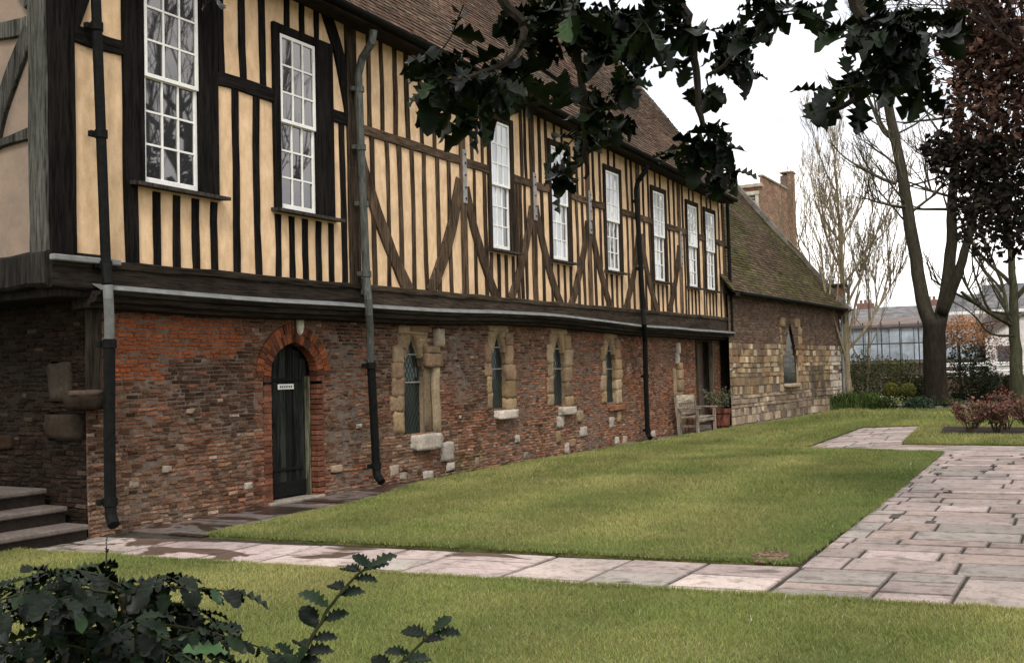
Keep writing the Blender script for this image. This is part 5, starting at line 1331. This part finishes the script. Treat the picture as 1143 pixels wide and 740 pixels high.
bk.box(X + .2, X + 5.4, Yc + .1, 20, 0, 10.8, (.25, .16, .11)); bk.box(X + 5.55, X + 6.2, Yc - .2, Yc + .4, 0, 12.5, (.25, .16, .11))
m.build('wall', 'brick', tw); bk.build('mortar', 'mortar', tw)
m = MB(); m.bbox(X - .15, X + .3, Yc - .1, 20.1, 11.003, 11.2, .03, (.38, .33, .27)); m.bbox(X + .31, X + 5.4, Yc - .1, Yc + .2, 11.603, 11.72, .03, (.36, .3, .25)); m.bbox(X + 5.42, X + 6.3, Yc - .33, Yc + .42, 12.603, 12.7, .03, (.3, .22, .17)); m.build('coping', 'stone', tw)
m = MB(); m.bbox(X - .06, X + .1, 15.14, 15.32, 8.8, 10.7, .02, (.45, .41, .35)); m.bbox(X - .06, X + .1, 16.58, 16.75, 8.8, 10.7, .02, (.45, .41, .35)); m.bbox(X - .08, X + .1, 15.1, 16.8, 10.6, 10.8, .02, (.45, .41, .35)); m.bbox(X - .1, X + .1, 15.1, 16.8, 8.7, 8.9, .02, (.5, .46, .4)); wn = m.build('window', 'stone', tw)
for k in range(9):
    m = MB(); m.hexa([(X + .02, 15.32, 8.9 + k * .19), (X + .02, 16.58, 8.9 + k * .19), (X + .12, 16.58, 8.98 + k * .19), (X + .12, 15.32, 8.98 + k * .19), (X + .02, 15.32, 8.93 + k * .19), (X + .02, 16.58, 8.93 + k * .19), (X + .12, 16.58, 9.08 + k * .19), (X + .12, 15.32, 9.08 + k * .19)], (.28, .28, .27)); m.build('louvre', 'generic', wn)

# ------------------------------------------------------------------ holly overhead and evergreen shrubs in front
random.seed(123)
def spiny_leaf(mb, p, d, nrm, L, wd, col, spines=3, curl=.25, sp=.28):
    """a holly-like leaf: wavy spiny margin, folded along the midrib, arched along its length"""
    d = d.normalized(); s = d.cross(nrm)
    if s.length < 1e-4: s = d.orthogonal()
    s.normalize(); nrm = s.cross(d)
    ts = [0.]; ws = [.04]; ed = [0]
    for k in range(spines):
        a = (k + .5) / spines; b = (k + 1.) / spines
        ts += [.08 + .84 * (a - .18 / spines), .08 + .84 * b * .98]; f = math.sin(pi * min(.97, .10 + .82 * a)) ** .8
        ws += [f * (1 + sp), f * (1 - sp)] if True else 0; ed += [1, -1]
    ts.append(1.); ws.append(.0); ed.append(0)
    o = len(mb.v); n = len(ts); up_ = lambda t: nrm * (-curl * L * t * t)
    for i, t in enumerate(ts):
        m_ = p + d * L * t + up_(t); w2 = wd * ws[i] * .5; ww = nrm * (ed[i] * L * .05 + w2 * .35)
        tt = t + (.04 if ed[i] > 0 else 0)
        mb.v += [tuple(m_), tuple(p + d * L * tt + up_(tt) + s * w2 + ww), tuple(p + d * L * tt + up_(tt) - s * w2 + ww)]
    for i in range(n - 1):
        a = o + 3 * i; b = a + 3
        mb.f += [[a, b, b + 1, a + 1], [a, a + 2, b + 2, b]]; mb.c += [col, mulc(col, .92)]
HOL = [(.005, .010, .004), (.007, .013, .005), (.004, .007, .0035), (.011, .020, .007)]
htrunk = Vector((-2.4, -2.6, 0))
holly = thing('holly_tree', 'dark spiny holly tree whose leafy boughs hang across the top of the view', 'tree', htrunk)
m = MB(); limb(m, [htrunk - Vector((0, 0, .1)), htrunk + Vector((.05, 0, 1.5)), htrunk + Vector((.3, .2, 3.6)), htrunk + Vector((.6, .6, 5.4))], .16, .08, 10, (.07, .068, .06)); m.build('trunk', 'bark', holly, smooth=True)
def hbranch(twigpx, d, blobs, side=(), r=.014, L=(.056, .082)):
    m = MB(); lf = MB(); pts = [at(x, y, d + dd) for x, y, dd in twigpx]
    root = htrunk + Vector((.55, .5, 5.0)); f = pts[0]
    full = [root, root.lerp(f, .5) + Vector((0, 0, .35)), f + (f - pts[1]).normalized() * .15] + pts
    limb(m, full[:4], .05, r * 1.3, 6, (.028, .026, .02), 5); P = limb(m, pts, r * 1.25, .004, 5, (.026, .022, .017), 5, .1, .012)
    for sp_ in side:
        P = P + limb(m, [at(x, y, d + dd) for x, y, dd in sp_], r * .6, .003, 4, (.026, .022, .017), 5, .1, .008)
    for (bx, by, rx, ry, n) in blobs:
        for k in range(max(1, int(n / 10.8))):
            a = U(0, 2 * pi); q = R() ** .55; e_ = at(bx + rx * q * math.cos(a), by + ry * q * math.sin(a), d + U(-.16, .2))
            c0 = min(P, key=lambda v: (v - e_).length); dv = e_ - c0
            if dv.length > .22: c0 = e_ - dv * (.22 / dv.length); c0 = c0
            c1 = min(P, key=lambda v: (v - c0).length)
            mid = c0.lerp(e_, .5) + Vector((U(-.015, .015), U(-.015, .015), U(-.01, .02)))
            m.tube([c1, c0, mid, e_] if (c1 - c0).length > .01 else [c0, mid, e_], .0022, 3, (.03, .03, .018), False)
            P = P + [mid, e_]
            dd = (e_ - mid).normalized()
            for i in range(5 + (R() < .4)):
                b = mid.lerp(e_, clamp(U(-.2, 1.05)))
                dr = (dd * U(.1, 1) + Vector((U(-1, 1), U(-1, 1), U(-1.0, .45)))).normalized(); ln = U(*L) * U(.8, 1.1)
                spiny_leaf(lf, b, dr, Vector((U(-.7, .7), U(-.7, .7), 1)), ln, ln * U(.48, .62), mulc(random.choice(HOL), U(.6, 1.3) * (3.2 if R() < .03 else 1)), random.choice([3, 3, 4]), U(.05, .35), U(.22, .36))  # a few leaves coloured paler to stand for glints
    b_ = m.build('branch', 'bark', holly); lf.build('foliage', 'leaf', b_, smooth=True); return b_
hbranch([(622, -60, 0), (640, 20, 0), (648, 80, .02), (653, 150, .0), (655, 200, .02)], 2.35,
        [(650, 15, 95, 32, 300), (605, 40, 50, 26, 80), (695, 42, 42, 34, 100), (735, 15, 30, 22, 30), (660, 95, 42, 46, 80), (690, 112, 22, 32, 24), (650, 165, 30, 42, 56), (648, 203, 20, 13, 15)], [[(648, 104, .01), (600, 116, .0), (548, 121, -.03)], [(640, 100, .0), (606, 78, 0), (590, 62, 0)]])
hbranch([(540, -60, 0), (560, 0, 0), (585, 30, 0), (568, 68, 0), (520, 88, 0), (470, 100, 0)], 2.25,
        [(505, 78, 34, 24, 70), (525, 105, 44, 20, 65), (560, 92, 26, 20, 30), (478, 108, 14, 9, 9), (535, 134, 14, 12, 14), (585, 68, 24, 20, 26), (592, 88, 18, 10, 12), (502, 2, 22, 6, 8), (482, 90, 14, 10, 8)], [], .012, (.066, .094))
hbranch([(735, -60, 0), (758, 0, 0), (772, 45, .02), (779, 100, .02), (783, 150, .02), (790, 190, .02)], 2.45,
        [(768, 25, 26, 28, 34), (762, 68, 14, 8, 6), (774, 160, 28, 30, 50), (798, 185, 32, 26, 55), (818, 170, 14, 20, 12), (752, 165, 10, 14, 6), (770, 98, 10, 14, 6), (800, 212, 16, 10, 8)], [])
hbranch([(850, -60, 0), (862, -10, 0), (850, 30, 0), (820, 62, 0), (788, 88, 0)], 2.5,
        [(862, 18, 34, 26, 60), (835, 52, 36, 24, 55), (805, 70, 24, 18, 22), (848, 74, 20, 14, 16), (785, 95, 12, 10, 6), (885, 5, 22, 12, 14)], [])
hbranch([(930, -70, 0), (955, 10, 0), (985, 45, 0), (975, 90, 0), (940, 120, 0), (905, 128, 0)], 2.3,
        [(985, 20, 58, 30, 110), (1010, 55, 38, 36, 75), (970, 85, 30, 22, 44), (930, 110, 26, 12, 26), (962, 134, 16, 14, 14), (905, 118, 10, 8, 5), (905, 8, 26, 14, 16), (1050, 25, 34, 24, 46), (1080, 45, 20, 20, 18), (1035, 95, 14, 20, 12)], [[(985, 45, 0), (1040, 40, 0), (1085, 30, 0)]])
hbranch([(228, -50, 0), (236, -18, 0), (242, -4, 0)], 2.4, [(240, -2, 12, 5, 5)], [], .005)

# --- pinnate evergreen shrub at the lower left
SHR = [(.004, .009, .004), (.007, .014, .006), (.0035, .0065, .0035), (.011, .021, .009)]
def frond(m, lf, p0, p1, n, L, droop, cols=SHR, r=.0035):
    p0, p1 = Vector(p0), Vector(p1); ax = p1 - p0; ln = ax.length
    pts = [p0 + ax * t + Vector((0, 0, droop * 4 * t * (1 - t) - droop * .6 * t * t)) for t in (0, .25, .5, .75, 1)]
    m.tube(pts, [r, r, r * .8, r * .6, r * .4], 4, (.035, .04, .02))
    sdv = ax.cross(Vector((0, 0, 1))).normalized()
    for k in range(n):
        t = .16 + .84 * (k + .5) / n; i = min(3, int(t * 4)); b = pts[i].lerp(pts[i + 1], t * 4 - i)
        for s in (1, -1):
            dr = (ax.normalized() * U(.35, .7) + sdv * s * U(.6, 1) + Vector((0, 0, U(-.85, -.1)))).normalized()
            l = L * U(.6, 1.25) * (1 - .25 * t); spiny_leaf(lf, b, dr + Vector((U(-.3, .3), U(-.3, .3), U(-.3, .3))), Vector((U(-.6, .6), U(-.6, .6), 1)), l, l * U(.4, .55), mulc(random.choice(cols), U(.6, 1.5) * (4 if R() < .05 else 1)), 4, U(.1, .45), .16)  # odd leaflets coloured much paler as painted glints
    spiny_leaf(lf, pts[-1], ax.normalized() + Vector((0, 0, -.3)), Vector((0, 0, 1)), L, L * .45, random.choice(cols), 4, .2, .16)
d0 = 2.35; b0 = at(140, 700, d0 + .05); b0.z = 0
ms = thing('evergreen_shrub', 'dark glossy evergreen shrub with spiny drooping leaflets at the lower left', 'shrub', b0); m = MB(); lf = MB()
hubs = [at(140, 662, d0), at(120, 700, d0 - .1), at(165, 705, d0 - .05), at(70, 690, d0 + .05), at(30, 735, d0 - .2), at(210, 750, d0 - .15), at(118, 645, d0 + .1)]
for h in hubs: limb(m, [b0 + Vector((U(-.05, .05), U(-.05, .05), -.05)), b0.lerp(h, .5) + Vector((U(-.04, .04), U(-.04, .04), 0)), h], .014, .007, 6, (.04, .035, .022))
FR = [((140, 660), (262, 658)), ((135, 655), (15, 640)), ((125, 662), (-15, 668)), ((150, 682), (245, 688)), ((160, 695), (298, 722)), ((150, 705), (285, 752)), ((120, 690), (-15, 692)), ((110, 705), (-10, 722)), ((130, 715), (25, 750)), ((170, 715), (250, 760)), ((90, 680), (50, 632)),
      ((150, 668), (196, 640)), ((118, 660), (100, 632)), ((70, 690), (-20, 650)), ((60, 700), (-10, 750)), ((100, 720), (90, 770)), ((180, 720), (230, 700)), ((140, 700), (170, 665)), ((80, 672), (140, 648)), ((50, 720), (120, 730)), ((200, 740), (300, 760)), ((30, 735), (-30, 700)), ((120, 680), (60, 665)), ((150, 690), (205, 672))]
for (a, b) in FR: frond(m, lf, at(a[0], a[1], d0 + U(-.12, .1)), at(b[0], b[1], d0 + U(-.3, .25)), random.randint(5, 7), U(.062, .088), U(.0, .03))
for k in range(16):
    a = (U(40, 190), U(685, 745)); an = U(0, 2 * pi); frond(m, lf, at(a[0], a[1], d0 + U(-.1, .25)), at(a[0] + 90 * math.cos(an), max(650, a[1] + 45 * math.sin(an)), d0 + U(-.2, .4)), 4, U(.07, .09), .02)
frond(m, lf, at(118, 655, d0 + .1), at(119, 608, d0 + .1), 3, .028, 0., [(.03, .05, .02)])
m.build('stem', 'bark', ms); lf.build('leaves', 'leaf', ms, smooth=True)
def shoot(label, px, d, leaves, L):
    pts = [at(x, y, d) for x, y in px]; g0 = pts[0].copy(); g0.z = 0; t = thing('shrub_shoot', label, 'shrub', g0); m = MB(); lf = MB()
    P = limb(m, [g0 - Vector((0, 0, .05)), g0.lerp(pts[0], .6) + Vector((.02, 0, 0))] + pts, .008, .0025, 6, (.03, .032, .016), 5, .05, .004); P = P[10:]
    for k in range(leaves):
        q = clamp((k + .6) / leaves); b = P[int(q * (len(P) - 1))]; ax = (P[-1] - P[-3]).normalized(); s = 1 if k % 2 else -1
        dr = (ax * U(.3, .7) + RT * s * U(.7, 1) + Vector((0, 0, U(-.25, .2))) + FW * U(-.4, .4)).normalized(); l = L * U(.85, 1.15) * (1 - .15 * q)
        spiny_leaf(lf, b, dr, (Vector((0, 0, 1)) - FW * .35 + RT * U(-.3, .3)), l, l * .62, mulc(random.choice(SHR), U(.8, 1.6)), 5, U(.0, .2), .09)
    spiny_leaf(lf, P[-1], (P[-1] - P[-3]), Vector((0, 0, 1)) - FW * .5, L * .9, L * .45, SHR[3], 4, .1, .12)
    m.build('stem', 'bark', t); lf.build('leaves', 'leaf', t, smooth=True)
shoot('single upright shoot with paired spiny leaves rising over the front lawn', [(322, 770), (335, 735), (350, 708), (372, 672), (398, 642), (414, 633)], 2.3, 15, .072)
shoot('shorter leafy shoot at the bottom edge, right of the upright one', [(405, 790), (430, 755), (452, 735), (474, 714), (484, 706)], 2.3, 8, .07)
shoot('small leaf tipped shoot low between the upright shoot and the dark shrub', [(300, 800), (318, 770), (332, 740)], 2.25, 5, .05)
